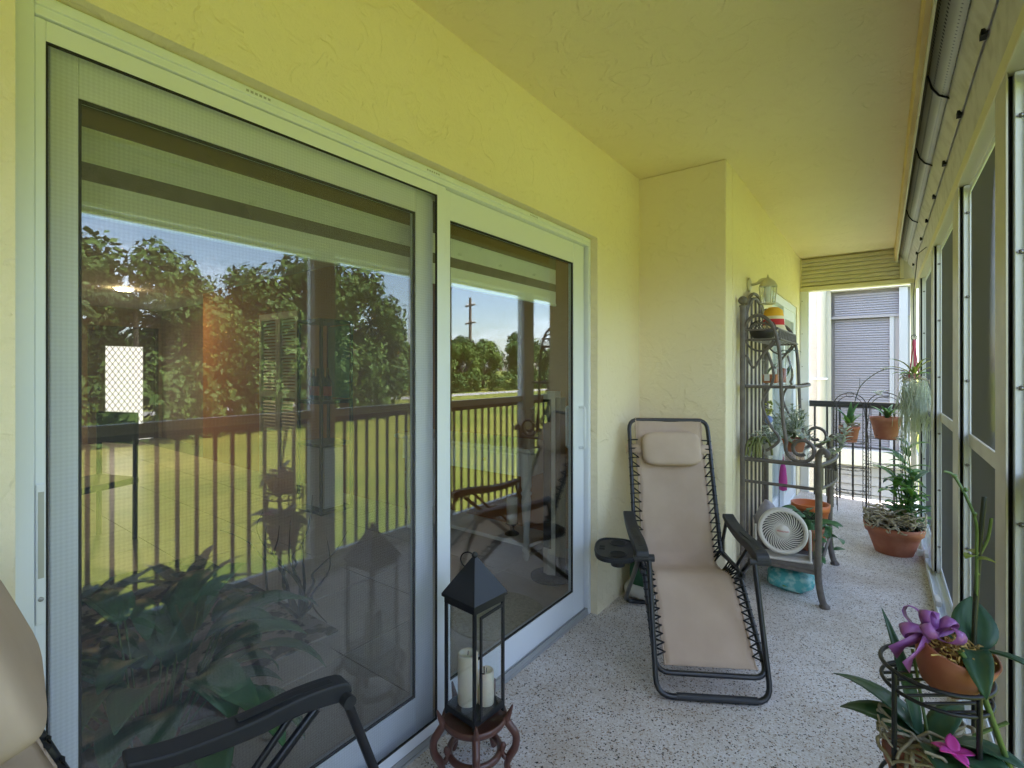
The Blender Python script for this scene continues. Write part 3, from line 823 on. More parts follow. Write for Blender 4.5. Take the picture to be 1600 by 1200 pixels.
# ================================================================== zero-gravity recliners
def make_chair():
    t = thing('zero_gravity_recliner', 'tan', 'recliner')
    HW = 0.245
    # frame of the sling: back U and foot U
    back = round_path([(-HW, 0.115, 0.40), (-HW, 0.375, 1.105), (HW, 0.375, 1.105), (HW, 0.115, 0.40)], 0.06)
    MB().tube(back, 0.0125, 10).build('back_frame', BLACKT, t)
    foot = round_path([(-HW, 0.13, 0.405), (-HW, -0.14, 0.425), (-HW, -0.475, 0.10), (HW, -0.475, 0.10), (HW, -0.14, 0.425), (HW, 0.13, 0.405)], 0.06)
    MB().tube(foot, 0.0115, 10).build('seat_frame', BLACKT, t)
    # sling cloth
    prof = smooth_path([(0, 0.372, 1.118), (0, 0.345, 1.03), (0, 0.275, 0.84), (0, 0.205, 0.65), (0, 0.135, 0.47), (0, 0.085, 0.375), (0, 0.02, 0.355), (0, -0.08, 0.385), (0, -0.17, 0.395), (0, -0.27, 0.315), (0, -0.37, 0.215), (0, -0.462, 0.125)], 4)
    rows = []
    N = len(prof)
    for i, p in enumerate(prof):
        row = []
        for j in range(13):
            u = -1 + j / 6
            sag = 0.020 * (1 - u * u) * math.sin(PI * min(1, max(0, i / N)))
            cr = math.exp(-((i - 20) / 3.0) ** 2)
            wr = 0.007 * noise.noise(Vector((u * 2.2, i * 0.35, 3.1))) + (0.004 + 0.012 * cr) * noise.noise(Vector((u * 1.6 + 4, i * 0.9, 0))) + 0.003 * noise.noise(Vector((u * 5, i * 0.25, 7)))
            hw = 0.207 - 0.006 * math.cos(i * 1.2)
            if i < 3: hw = 0.207
            row.append((u * hw, p.y + (sag + wr) * 0.8, p.z - (sag + wr) * 0.5))
        rows.append(row)
    sl = MB().grid(rows).build('sling', TAN, t, solid=0.003)
    for s in (-1, 1):
        hm = MB()
        hm.tube([(s * 0.203, rows[i][0 if s < 0 else 12][1], rows[i][0 if s < 0 else 12][2]) for i in range(N)], 0.0042, 6)
        hm.build('hem', TAN, sl)
    hm = MB().box(-0.205, 0.205, 0.350, 0.3535, 1.040, 1.044); hm.build('seam', TAN, sl)
    # bungee lacing
    def frame_at(i):
        p = prof[i]
        if p.z > 0.42 and p.y > 0.10:
            k = (p.z - 0.40) / 0.705
            return Vector((0, 0.115 + 0.26 * k, p.z))
        if p.y > -0.14: return Vector((0, p.y, 0.42))
        k = (-0.14 - p.y) / 0.335
        return Vector((0, p.y - 0.004, 0.425 - 0.325 * min(k, 1)))
    for s in (-1, 1):
        for rng, nm in ((range(5, 21), 'lacing'), (range(26, N - 2), 'lacing')):
            lc = MB(); pth = []
            for i in rng:
                e = prof[i]; f = frame_at(i)
                g = frame_at(min(i + 1, N - 1))
                pth += [(s * 0.197, e.y - 0.012, e.z + 0.002), (s * (HW - 0.012), f.y - 0.013, f.z + 0.001), (s * (HW + 0.009), f.y - 0.009, f.z - 0.004), (s * (HW + 0.010), f.y + 0.010, f.z - 0.008), (s * (HW - 0.010), f.y * 0.5 + g.y * 0.5 + 0.012, f.z * 0.5 + g.z * 0.5)]
            lc.tube(pth, 0.0042, 6)
            lc.build(nm, CORD, t)
    # head pillow
    T = Matrix.Translation((0, 0.278, 0.945)) @ Matrix.Rotation(R(-20), 4, 'X')
    q = MB(T); superell(q, (0, 0, 0), (0.176, 0.042, 0.098), 0.42, 32, 16)
    pl = q.build('headrest_pillow', TAN, t)
    for s in (-1, 1):
        q = MB(T); q.grid([[(s * 0.15, 0.012, -0.022), (s * 0.15, 0.012, 0.028)], [(s * 0.20, 0.02, -0.022), (s * 0.20, 0.02, 0.03)], [(s * 0.262, 0.035, -0.018), (s * 0.262, 0.035, 0.034)], [(s * 0.264, 0.07, -0.018), (s * 0.264, 0.07, 0.034)]])
        q.build('strap', TAN, pl, solid=0.003)
    # arms, legs
    for s in (-1, 1):
        ax = s * 0.284
        pts_t = smooth_path([(0, -0.345, 0.545), (0, -0.325, 0.575), (0, -0.22, 0.590), (0, -0.10, 0.587), (0, 0.04, 0.600), (0, 0.12, 0.622)], 4)
        pts_b = smooth_path([(0, 0.12, 0.600), (0, 0.04, 0.568), (0, -0.10, 0.548), (0, -0.22, 0.546), (0, -0.33, 0.525)], 4)
        poly = [(p.y, p.z) for p in pts_t] + [(p.y, p.z) for p in pts_b]
        ar = MB().prism(poly[::-1], 'x', ax - 0.032, ax + 0.032).build('armrest', BLACKP, t, bevel=0.009, seg=3)
        MB().prism([(-0.30, 0.583), (-0.2, 0.5935), (-0.08, 0.593), (-0.08, 0.589), (-0.2, 0.5895), (-0.30, 0.579)], 'x', ax - 0.012, ax + 0.012).build('arm_inlay', BLACKM, ar, bevel=0.002)
        MB().tube([(s * 0.225, -0.325, 0.535), (s * 0.322, -0.325, 0.535)], 0.017, 12).build('pivot', BLACKP, t)
        q = MB(Matrix.Translation((s * 0.3215, -0.325, 0.535)) @ Matrix.Rotation(R(90) * s, 4, 'Y')); q.lathe([(0.008, 0), (0.008, 0.003), (0.004, 0.005), (0, 0.0055)], 10)
        q.build('rivet', STEEL, t)
        MB().tube([(s * 0.272, 0.10, 0.600), (s * 0.262, 0.135, 0.47), (s * 0.258, 0.12, 0.40)], 0.010, 8).build('arm_link', BLACKT, t)
        MB().tube([(s * 0.268, -0.20, 0.555), (s * 0.268, -0.05, 0.40)], 0.009, 8).build('arm_brace', BLACKT, t)
        MB().box(s * 0.257 - 0.008, s * 0.257 + 0.008, -0.18, 0.15, 0.395, 0.415).build('side_bracket', BLACKP, t, bevel=0.004)
    fl_ = round_path([(-0.250, -0.325, 0.535), (-0.250, -0.50, 0.014), (0.250, -0.50, 0.014), (0.250, -0.325, 0.535)], 0.07)
    MB().tube(fl_, 0.0125, 10).build('front_leg', BLACKT, t)
    MB().tube([(-0.16, -0.50, 0.0165), (0.19, -0.50, 0.0165)], 0.0155, 10).build('rubber_sleeve', BLACKP, t)
    rl = round_path([(-0.278, -0.26, 0.53), (-0.278, 0.33, 0.014), (0.278, 0.33, 0.014), (0.278, -0.26, 0.53)], 0.07)
    MB().tube(rl, 0.0125, 10).build('rear_leg', BLACKT, t)
    return t
CHA = make_chair()
CHA.scale = (0.90, 1.0, 0.955); CHA.location = (0.447, 2.525, 0); CHA.rotation_euler = (0, 0, R(31))
tag(CHA, 'tan sling reclining lounge chair with black frame facing the screens by the stucco corner', 'recliner', 'zero gravity recliners')
CHB = copy_tree(CHA)
CHB.location = (0.335, 0.405, 0); CHB.rotation_euler = (0, 0, R(172))
for ch in CHB.children:
    if ch.name.startswith('headrest_pillow'): ch.location = (0, 0.026, 0.070)
CHB['label'] = 'tan reclining lounge chair with black armrest standing beside the screened glass panel'

# clip-on cup tray of the far chair
t = thing('cup_tray', 'black plastic drink tray with two cup holes clipped to the recliner arm', 'tray', (0.155, 2.36, 0.405), R(24))
oval = [(0.105 * math.copysign(abs(math.cos(a)) ** 0.7, math.cos(a)), 0.15 * math.copysign(abs(math.sin(a)) ** 0.7, math.sin(a))) for a in [2 * PI * k / 32 for k in range(32)]]
MB().prism(oval, 'z', 0.0, 0.022).build('tray_body', BLACKP, t, bevel=0.006)
q = MB(); q.tube([(x * 0.97, y * 0.97, 0.024) for x, y in oval], 0.006, 6, closed=True); q.build('rim', BLACKP, t)
for yy in (-0.08, 0.08):
    MB().lathe([(0.040, 0.0225), (0.046, 0.0265), (0.041, 0.0275), (0.038, 0.0235)], 22, (0.012, yy, 0), caps=False).build('cup_ring', BLACKP, t)
    MB().lathe([(0.0, 0.0226), (0.038, 0.0232)], 22, (0.012, yy, 0), caps=False).build('cup_well', SLOT, t)
    MB().lathe([(0.034, -0.03), (0.040, -0.001)], 22, (0.012, yy, 0)).build('cup_sleeve', BLACKP, t)
for yy in (-0.024, 0.010): MB().box(-0.082, -0.055, yy, yy + 0.022, 0.0221, 0.0235).build('phone_slot', SLOT, t)
MB().box(0.10, 0.135, -0.03, 0.03, 0.0, 0.04).build('clip', BLACKP, t, bevel=0.006)

# bag behind the chair
t = thing('shopping_bag', 'green and white plastic bag slumped on the floor behind the recliner', 'bag', (0.13, 2.86, 0))
q = MB(); superell(q, (0, 0, 0.13), (0.10, 0.10, 0.13), 0.7, 20, 10); q.build('green_sack', GREENBAG, t)
q = MB(); superell(q, (0.0, -0.02, 0.045), (0.125, 0.115, 0.045), 0.75, 20, 10); q.build('white_sack', WHITEBAG, t)

# ================================================================== lantern on carved stand
LX, LY = 0.152, 1.262
t = thing('plant_stand', 'round carved dark red wood stand with curled legs under the lantern', 'stand', (LX, LY, 0), R(8)); t.scale = (0.87, 0.87, 1)
MB().lathe([(0.105, 0.170), (0.122, 0.174), (0.128, 0.184), (0.124, 0.194), (0.119, 0.197), (0.116, 0.192), (0.0, 0.192)], 40).build('top', ROSE, t)
q = MB(); q.tube([(0.098 * math.cos(2 * PI * k / 32), 0.098 * math.sin(2 * PI * k / 32), 0.072) for k in range(32)], 0.0125, 10, closed=True); q.build('ring_stretcher', ROSE, t)
for k in range(5):
    T = Matrix.Rotation(2 * PI * k / 5 + R(-55), 4, 'Z')
    q = MB(T)
    pth = smooth_path([(0.150, 0, 0.238), (0.139, 0, 0.212), (0.128, 0, 0.185), (0.143, 0, 0.165), (0.163, 0, 0.140), (0.160, 0, 0.100), (0.138, 0, 0.066), (0.128, 0, 0.035), (0.140, 0, 0.006)], 4)
    rr = [0.003 + 0.0115 * min(1, i / 8) for i in range(len(pth))]
    rr = [r_ * (1.0 if i < 26 else 0.85) for i, r_ in enumerate(rr)]
    q.tube(pth, rr, 10)
    q.tube(smooth_path([(0.142, 0, 0.062), (0.120, 0, 0.062), (0.108, 0, 0.078), (0.112, 0, 0.096)], 4), [0.010] * 6 + [0.0095, 0.010, 0.0105, 0.011, 0.0115, 0.012, 0.010], 10)
    q.ball((0.113, 0, 0.098), 0.012, 10)
    q.build('leg', ROSE, t)

LZ = 0.1975
ln = thing('candle_lantern', 'tall black metal lantern with pyramid roof and glass sides on carved stand', 'lantern', (LX, LY, LZ), R(-4.5))
S = 0.072
MB().prism([(-S, -S), (S, -S), (S, S), (-S, S)], 'z', 0.012, 0.032).build('base', BLACKM, ln, bevel=0.002)
for sx in (-1, 1):
    for sy in (-1, 1):
        MB().box(sx * S - 0.010 if sx > 0 else -S, S if sx > 0 else -S + 0.010, S - 0.010 if sy > 0 else -S, S if sy > 0 else -S + 0.010, 0.0, 0.39).build('corner_post', BLACKM, ln, bevel=0.0015)
q = MB()
q.box(-S, S, -S, -S + 0.008, 0.372, 0.392); q.box(-S, S, S - 0.008, S, 0.372, 0.392); q.box(-S, -S + 0.008, -S + 0.008, S - 0.008, 0.372, 0.392); q.box(S - 0.008, S, -S + 0.008, S - 0.008, 0.372, 0.392)
q.build('top_band', BLACKM, ln)
E_ = 0.079
q = MB(); q.add([(-E_, -E_, 0.392), (E_, -E_, 0.392), (E_, E_, 0.392), (-E_, E_, 0.392), (-E_, -E_, 0.402), (E_, -E_, 0.402), (E_, E_, 0.402), (-E_, E_, 0.402), (-0.007, -0.007, 0.520), (0.007, -0.007, 0.520), (0.007, 0.007, 0.520), (-0.007, 0.007, 0.520)],
      [(3, 2, 1, 0), (0, 1, 5, 4), (1, 2, 6, 5), (2, 3, 7, 6), (3, 0, 4, 7), (4, 5, 9, 8), (5, 6, 10, 9), (6, 7, 11, 10), (7, 4, 8, 11), (8, 9, 10, 11)])
q.build('roof', BLACKM, ln, bevel=0.0015)
q = MB(); q.ball((0, 0, 0.527), 0.011, 10); q.build('finial', BLACKM, ln)
q = MB(Matrix.Translation((-0.022, -0.010, 0.508)) @ Matrix.Rotation(R(28), 4, 'Z') @ Matrix.Rotation(R(38), 4, 'Y'))
q.tube([(0.026 * math.cos(2 * PI * k / 24), 0, 0.026 * math.sin(2 * PI * k / 24)) for k in range(24)], 0.0025, 6, closed=True); q.build('carry_ring', BLACKM, ln)
for (a, b_, c_, d_) in ((-S + 0.01, S - 0.01, -S + 0.004, -S + 0.006), (-S + 0.01, S - 0.01, S - 0.006, S - 0.004), (-S + 0.004, -S + 0.006, -S + 0.01, S - 0.01)):
    MB().box(a, b_, c_, d_, 0.033, 0.371).build('pane', CLEAR, ln)
# glazed door on the +x side, slightly ajar
dh = MB(Matrix.Translation((S + 0.001, S - 0.010, 0)) @ Matrix.Rotation(R(5), 4, 'Z'))
W_ = 0.124
for (a, b_, c_, d_) in ((-W_, -W_ + 0.009, 0.036, 0.368), (-0.009, 0, 0.036, 0.368), (-W_ + 0.009, -0.009, 0.036, 0.045), (-W_ + 0.009, -0.009, 0.359, 0.368)):
    dh.box(0.0, 0.006, a, b_, c_, d_)
dr = dh.build('door', BLACKM, ln, bevel=0.001)
g = MB(Matrix.Translation((S + 0.001, S - 0.010, 0)) @ Matrix.Rotation(R(5), 4, 'Z')); g.box(0.002, 0.004, -W_ + 0.009, -0.009, 0.045, 0.359); g.build('pane', CLEAR, dr)
g = MB(Matrix.Translation((S + 0.001, S - 0.010, 0)) @ Matrix.Rotation(R(5), 4, 'Z')); g.tube([(0.006, -W_ + 0.004, 0.19), (0.016, -W_ + 0.004, 0.192), (0.016, -W_ + 0.004, 0.215)], 0.002, 6); g.build('latch', BLACKM, dr)
def candle(x, y, r, h, label):
    c = thing('candle', label, 'candle', (x, y, LZ + 0.0325))
    MB().lathe([(r, 0), (r * 1.01, h * 0.5), (r, h - 0.004), (r - 0.004, h), (r * 0.75, h - 0.006), (0.0, h - 0.010)], 26).build('wax_body', WAX, c)
    MB().tube([(0, 0, h - 0.011), (0.002, 0, h + 0.006)], 0.0012, 5).build('wick', CORD, c)
candle(LX - 0.020, LY - 0.012, 0.034, 0.165, 'tall ivory pillar candle inside the black lantern')
candle(LX + 0.032, LY + 0.022, 0.026, 0.110, 'short ivory pillar candle inside the black lantern')

# ================================================================== wrought-iron baker's rack
RB, RF, RU = 0.565, 0.965, 0.765        # back, table front, upper front (x)
RY0, RY1 = 3.30, 4.08
rk = thing('bakers_rack', 'brown wrought iron rack with scrolled ends and shelves against the stucco wall', 'rack', (RB, RY0, 0))
def iron(pts, r, name, n=8): return MB().tube(pts, r, n).build(name, IRON, rk, True)
for y in (RY0, RY1):
    iron([(RB, y, 0.0), (RB, y, 1.745)], 0.0165, 'back_post', 10)
    MB().ball((RB, y, 1.775), 0.027, 14).build('ball_finial', IRON, rk, True)
    MB().lathe([(0.017, 0), (0.022, 0.006), (0.017, 0.012)], 14, (RB, y, 1.735)).build('collar', IRON, rk, True)
    # upper side: arch from back post over to the front, down into a scroll on the table
    up = smooth_path([(RB, y, 1.58), (RB + 0.04, y, 1.66), (RB + 0.10, y, 1.675), (RB + 0.165, y, 1.61), (RU, y, 1.46), (RU + 0.012, y, 1.22), (RU + 0.02, y, 1.05), (RU + 0.035, y, 0.94)], 6)
    cx, cz, rr = RU + 0.115, 0.885, 0.085
    sp_ = [Vector((cx + (rr - 0.055 * k / 30) * math.cos(R(155 + k * 17)), y, cz + (rr - 0.055 * k / 30) * math.sin(R(155 + k * 17)))) for k in range(31)]
    iron(up + sp_, 0.0105, 'side_scroll')
    iron(smooth_path([(RB + 0.02, y, 1.44), (RB + 0.06, y, 1.36), (RB + 0.10, y, 1.42), (RB + 0.17, y, 1.52)], 5), 0.008, 'side_brace')
    iron(smooth_path([(RB + 0.14, y, 1.45), (RB + 0.17, y, 1.30), (RB + 0.11, y, 1.15), (RB + 0.15, y, 1.02), (RB + 0.20, y, 0.93), (RB + 0.13, y, 0.86)], 6), 0.008, 'side_curve')
    # small lattice disc at the top of the side
    iron([(RB + 0.10 + 0.085 * math.cos(2 * PI * k / 20), y + 0.003, 1.545 + 0.085 * math.sin(2 * PI * k / 20)) for k in range(21)], 0.006, 'side_ring')
    # front leg with curled knob and splayed foot
    iron(smooth_path([(RF, y, 0.80), (RF, y, 0.5), (RF - 0.004, y, 0.2), (RF + 0.012, y, 0.06), (RF + 0.028, y, 0.012)], 5), 0.0185, 'front_leg', 10)
    MB().lathe([(0.026, 0), (0.028, 0.01), (0.02, 0.02)], 12, (RF + 0.028, y, 0.0)).build('foot', IRON, rk, True)
    iron(smooth_path([(RF, y, 0.78), (RF, y, 0.855), (RF + 0.018, y, 0.888), (RF + 0.044, y, 0.872), (RF + 0.04, y, 0.850)], 5), 0.017, 'leg_knob', 10)
    # side rails of the table and of the low shelf
    iron([(RB, y, 0.80), (RF, y, 0.80)], 0.0125, 'side_rail')
    iron([(RB, y, 0.665), (RF, y, 0.665)], 0.0095, 'side_rail')
    iron([(RB, y, 0.185), (RF - 0.004, y, 0.185)], 0.0105, 'side_rail')
    iron([(RB, y, 1.245), (RU + 0.075, y, 1.245)], 0.009, 'side_rail')
    iron([(RB, y, 1.53), (RU, y, 1.53)], 0.0075, 'side_rail')
    iron([(RB, y, 1.59), (RU - 0.01, y, 1.59)], 0.0065, 'side_rail')
ya, yb = RY0, RY1
ym = (ya + yb) / 2
for rr in (0.375, 0.335):
    iron([(RB, ym + rr * math.cos(R(180 * k / 20)), 1.56 + 0.30 * rr / 0.375 * math.sin(R(180 * k / 20))) for k in range(21)], 0.0105, 'back_arch')
for k in range(1, 6):
    y = ya + (yb - ya) * k / 6
    iron([(RB, y, 0.185), (RB, y, 1.56 + 0.28 * math.sqrt(max(0.0, 1 - ((y - ym) / 0.36) ** 2)))], 0.0075, 'back_bar', 6)
iron([(RB, ya, 0.80), (RB, yb, 0.80)], 0.010, 'back_rail'); iron([(RB, ya, 1.245), (RB, yb, 1.245)], 0.008, 'back_rail'); iron([(RB, ya, 0.185), (RB, yb, 0.185)], 0.009, 'back_rail')
def bow(x, z, d): return [(x + d * math.sin(PI * k / 14), ya + (yb - ya) * k / 14, z) for k in range(15)]
iron(bow(RF, 0.80, 0.06), 0.0125, 'front_rail'); iron(bow(RF, 0.665, 0.06), 0.0095, 'skirt_rail'); iron(bow(RF - 0.004, 0.185, 0.0), 0.010, 'front_rail')
for k in range(1, 14):
    p = bow(RF, 0.665, 0.06)[k]
    hgt = 0.045 + 0.09 * abs(k - 7) / 7
    iron([p, (p[0], p[1], 0.665 + hgt)], 0.007, 'skirt_spike', 6)
iron(bow(RU + 0.075, 1.245, 0.03), 0.009, 'front_rail')
iron([(RU, ya, 1.53), (RU, yb, 1.53)], 0.007, 'front_rail'); iron([(RU - 0.01, ya, 1.595), (RU - 0.01, yb, 1.595)], 0.006, 'front_rail')
for k in range(12):
    y = ya + 0.04 + k * (yb - ya - 0.08) / 11
    iron([(RU - 0.005, y + 0.018 * math.cos(R(36 * j)), 1.562 + 0.026 * math.sin(R(36 * j))) for j in range(11)], 0.0035, 'basket_ring', 5)
for k in range(9):
    x = RB + 0.03 + k * 0.022
    iron([(x, ya, 1.53), (x, yb, 1.53)], 0.003, 'basket_wire', 5)
for k in range(8):
    x = RB + 0.04 + k * 0.045
    iron([(x, ya, 0.185), (x, yb, 0.185)], 0.005, 'shelf_wire', 5)
MB().box(RB + 0.012, RF - 0.005, ya + 0.012, yb - 0.012, 0.806, 0.812).build('glass_top', CLEAR, rk, True)
MB().box(RB + 0.01, RU + 0.07, ya + 0.01, yb - 0.01, 1.2525, 1.2585).build('glass_shelf', CLEAR, rk, True)
MB().box(RB + 0.012, RF - 0.016, ya + 0.004, yb - 0.004, 0.1915, 0.1975).build('low_shelf', IRON, rk, True)

# ---- on the rack: fan on the low shelf
FX, FY, FZ = 0.765, 3.42, 0.198
t = thing('table_fan', 'round warm white table fan with spiral grille on the low rack shelf', 'fan', (FX, FY, FZ), R(10))
T = Matrix.Translation((0, 0, 0.165)) @ Matrix.Rotation(R(80), 4, 'X')
FR = 0.128
MB(T).lathe([(FR, -0.055), (FR + 0.008, -0.03), (FR + 0.008, 0.03), (FR, 0.046), (FR - 0.016, 0.046), (FR - 0.018, 0.02)], 40, caps=False).build('outer_ring', FANW, t)
MB(T).lathe([(0.0, -0.055), (FR, -0.0551)], 32, caps=False).build('rear_shell', FAND, t)
MB(T).lathe([(0.0, 0.046), (0.036, 0.044), (0.038, 0.03)], 24, caps=False).build('hub', FANW, t)
for k in range(34):
    a0 = 2 * PI * k / 34
    pts = [((0.034 + (FR - 0.05) * s) * math.cos(a0 + 0.85 * s), (0.034 + (FR - 0.05) * s) * math.sin(a0 + 0.85 * s), 0.034 + 0.006 * math.sin(PI * s)) for s in [j / 7 for j in range(8)]]
    MB(T).tube(pts, 0.0036, 5).build('grille_vane', FANW, t)
for k in range(5):
    q = MB(T); a = 2 * PI * k / 5
    q.grid([[(r_ * math.cos(a + 0.1), r_ * math.sin(a + 0.1), -0.02), (r_ * math.cos(a + 0.75), r_ * math.sin(a + 0.75), 0.008)] for r_ in (0.03, 0.06, 0.09, 0.105)]); q.build('blade', FAND, t, solid=0.002)
MB().box(-0.155, 0.155, -0.06, 0.075, 0.0, 0.014).build('base', FANW, t, bevel=0.005)
for s in (-1, 1):
    MB().prism([(-0.045, 0.0145), (0.055, 0.0145), (0.018, 0.185), (-0.016, 0.185)], 'x', s * 0.146 - 0.006, s * 0.146 + 0.006).build('side_arm', FANW, t, bevel=0.004)
cu = bpy.data.curves.new('fan_logo', 'FONT'); cu.body = 'Honeywell'; cu.size = 0.0145; cu.align_x = 'CENTER'; cu.align_y = 'CENTER'; cu.extrude = 0.0004
co = bpy.data.objects.new('logo_curve', cu); me = bpy.data.meshes.new_from_object(co); bpy.data.objects.remove(co); me.materials.clear(); me.materials.append(REDINK)
o = bpy.data.objects.new('fan_logo', me); col.objects.link(o); o.parent = t; o.matrix_local = T @ Matrix.Translation((0, 0, 0.0468))

# teal bag on the floor under the rack
t = thing('plastic_bag', 'crumpled teal plastic bag on the floor under the low rack shelf', 'bag', (0.80, 3.50, 0))
q = MB(); superell(q, (0, 0, 0.066), (0.13, 0.12, 0.066), 0.62, 26, 14)
q.v = [(x + 0.012 * noise.noise(Vector((x * 22, y * 22, z * 22))), y + 0.012 * noise.noise(Vector((y * 22, z * 22 + 5, x * 22))), max(0.002, z + 0.012 * noise.noise(Vector((z * 22, x * 22 + 9, y * 22))))) for x, y, z in q.v]
q.build('bag_body', TEAL, t)
q = MB(); superell(q, (0.0, -0.085, 0.06), (0.05, 0.032, 0.035), 0.6, 16, 8); q.build('green_print', LEAF_B, t)

def ivy(t, pos, n, spread, seed, mat=LEAF, L=(0.05, 0.085), drop=(0.05, 0.30), out=0.16):
    q = random.Random(seed)
    st = MB()
    for i in range(n):
        a = q.uniform(0, 360); rr = q.uniform(0.3, 1.0) * spread
        base = Vector(pos)
        mid = base + Vector((rr * math.cos(R(a)), rr * math.sin(R(a)), q.uniform(0.02, 0.09)))
        end = mid + Vector((out * 0.6 * q.random() * math.cos(R(a)), out * 0.6 * q.random() * math.sin(R(a)), -q.uniform(*drop)))
        pth = smooth_path([base, mid, end], 4)
        st.tube(pth, 0.0018, 4)
        for k in range(2, len(pth), 2):
            leaf('leaf', mat, t, pth[k], a + q.uniform(-70, 70), q.uniform(-45, 30), q.uniform(*L), q.uniform(*L) * 0.72, q.uniform(20, 70), 0.25, q.uniform(-30, 30), 5)
    st.build('stems', STEM, t)
t = thing('potted_ivy', 'trailing dark green ivy in terracotta pot on the low rack shelf', 'potted plant', (0.875, 3.70, 0.1985))
pot(t, 0.085, 0.062, 0.14)
MB().lathe([(0.0, 0.128), (0.075, 0.124)], 20, caps=False).build('soil', SOIL, t)
ivy(t, (0, 0, 0.14), 22, 0.13, 3, L=(0.065, 0.11), drop=(0.04, 0.27))
q = MB(); roots_geo(q, 40, 0.08, 0.10, 8, 0.0025, 0.14); q.build('dry_tangle', STEM_D, t)
t = thing('flower_pot', 'empty bright orange plastic flower pot on the rack shelf behind the ivy', 'pot', (0.86, 3.945, 0.1985))
pot(t, 0.115, 0.082, 0.235, TERRA_O, 'pot_body')
MB().lathe([(0.0, 0.10), (0.095, 0.10)], 20, caps=False).build('soil', SOIL, t)
t = thing('rock', 'rough grey lavender stone on the low rack shelf behind the fan', 'rock', (0.66, 3.62, 0.1985))
q = MB(); q.ball((0, 0, 0.135), 0.09, 18, (1, 1, 1.5)); q.v = [(x * (1 + 0.3 * noise.noise(Vector((x, y, z)) * 14)), y * (1 + 0.3 * noise.noise(Vector((x, y, z)) * 14)), max(0, z * (1 + 0.2 * noise.noise(Vector((x, y, z)) * 11 + Vector((4, 4, 4)))))) for x, y, z in q.v]
q.build('stone', pmat('lavender_stone', (0.42, 0.39, 0.42), rough=0.85, bump=(30, 0.8, 0.01)), t)
# hanging magenta cloth under the table top
t = thing('ribbon_tassel', 'magenta cloth tassel hanging from the rack table top', 'tassel', (0.74, 3.62, 0.56))
MB().lathe([(0.0, 0.0), (0.022, 0.01), (0.026, 0.06), (0.018, 0.15), (0.007, 0.20), (0.005, 0.24)], 12).build('tassel_body', PURP, t)

# succulents on the table top
def succulent(t, pos, n, seed, mat=LEAF_G, sl=(0.08, 0.20), L=(0.025, 0.045), elev=(10, 80), droop=0):
    q = random.Random(seed)
    st = MB()
    for i in range(n):
        a = q.uniform(0, 360); e = q.uniform(*elev); ln_ = q.uniform(*sl)
        d = Vector((math.cos(R(a)) * math.cos(R(e)), math.sin(R(a)) * math.cos(R(e)), math.sin(R(e))))
        p0 = Vector(pos); p1 = p0 + d * ln_ * 0.5; p2 = p0 + d * ln_ + Vector((0, 0, 0.02 - droop))
        pth = smooth_path([p0, p1, p2], 5)
        st.tube(pth, 0.0028, 5)
        for k in range(3, len(pth)):
            for m_ in range(2):
                leaf('leaf', mat, t, pth[k], a + 90 * (k % 2) + 180 * m_, q.uniform(15, 50), q.uniform(*L), q.uniform(*L) * 0.42, 15, 0.3, 0, 3)
    st.build('stems', STEM, t)
t = thing('succulent_pot', 'pale grey green succulent in white glazed pot on rack table top', 'potted plant', (0.70, 3.45, 0.8125))
MB().lathe([(0.038, 0), (0.050, 0.075), (0.053, 0.085), (0.047, 0.085), (0.043, 0.07), (0, 0.068)], 24).build('pot', WHITEPOT, t)
succulent(t, (0, 0, 0.075), 13, 21, sl=(0.06, 0.13), elev=(-5, 70))
q = MB(); q.tube(smooth_path([(0, 0, 0.08), (-0.02, 0.01, 0.16), (-0.015, 0.0, 0.25)], 4), 0.003, 5); q.build('flower_stem', STEM, t)
q = MB(); q.ball((-0.015, 0, 0.22), 0.022, 10, (1, 1, 1.3)); q.build('blue_bloom', BLUE, t)
q = MB(); 
rq = random.Random(4)
for k in range(26): q.ball((-0.015 + rq.uniform(-.018, .018), rq.uniform(-.018, .018), 0.25 + rq.uniform(0, 0.09)), 0.007, 6)
q.build('yellow_bloom', LEAF_Y, t)
t = thing('succulent_pot', 'sprawling silvery succulent with long stems in terracotta pot on rack table top', 'potted plant', (0.79, 3.72, 0.8125))
pot(t, 0.072, 0.052, 0.085)
succulent(t, (0, 0, 0.08), 16, 33, sl=(0.12, 0.24), L=(0.03, 0.055), elev=(5, 75))
for (a, ln_) in ((-12, 0.30), (20, 0.24), (-75, 0.20)):
    succulent(t, (0.10 * math.cos(R(a)), 0.10 * math.sin(R(a)), 0.05), 2, 40 + int(a), sl=(ln_ * 0.6, ln_), L=(0.03, 0.06), elev=(8, 40))
t = thing('succulent_cutting', 'pale grey succulent branch reaching over the rack front edge', 'plant', (0.95, 3.62, 0.8135))
q = MB(); pth = smooth_path([(-0.06, 0.02, 0.005), (0.03, 0, 0.012), (0.09, 0.0, 0.035), (0.115, 0.005, 0.10), (0.125, 0.01, 0.17)], 5); q.tube(pth, 0.005, 6); q.build('stem', LEAF_G, t)
rq = random.Random(12)
for k in range(6, len(pth)):
    for m_ in range(3): leaf('leaf', LEAF_G, t, pth[k], 120 * m_ + 47 * k, rq.uniform(20, 60), rq.uniform(0.035, 0.06), 0.02, 20, 0.3, 0, 4)
t = thing('trailing_cactus', 'olive trailing cactus strands on the rack table beside the white pot', 'plant', (0.64, 3.36, 0.8125))
q = MB(); rq = random.Random(6)
for k in range(11):
    a = rq.uniform(0, 360); q.tube(smooth_path([(0, 0, 0.0), (0.03 * math.cos(R(a)), 0.03 * math.sin(R(a)), rq.uniform(0.06, 0.13)), (0.07 * math.cos(R(a)), 0.07 * math.sin(R(a)), rq.uniform(0.04, 0.09)), (0.085 * math.cos(R(a)), 0.085 * math.sin(R(a)), 0.008)], 4), 0.007, 6)
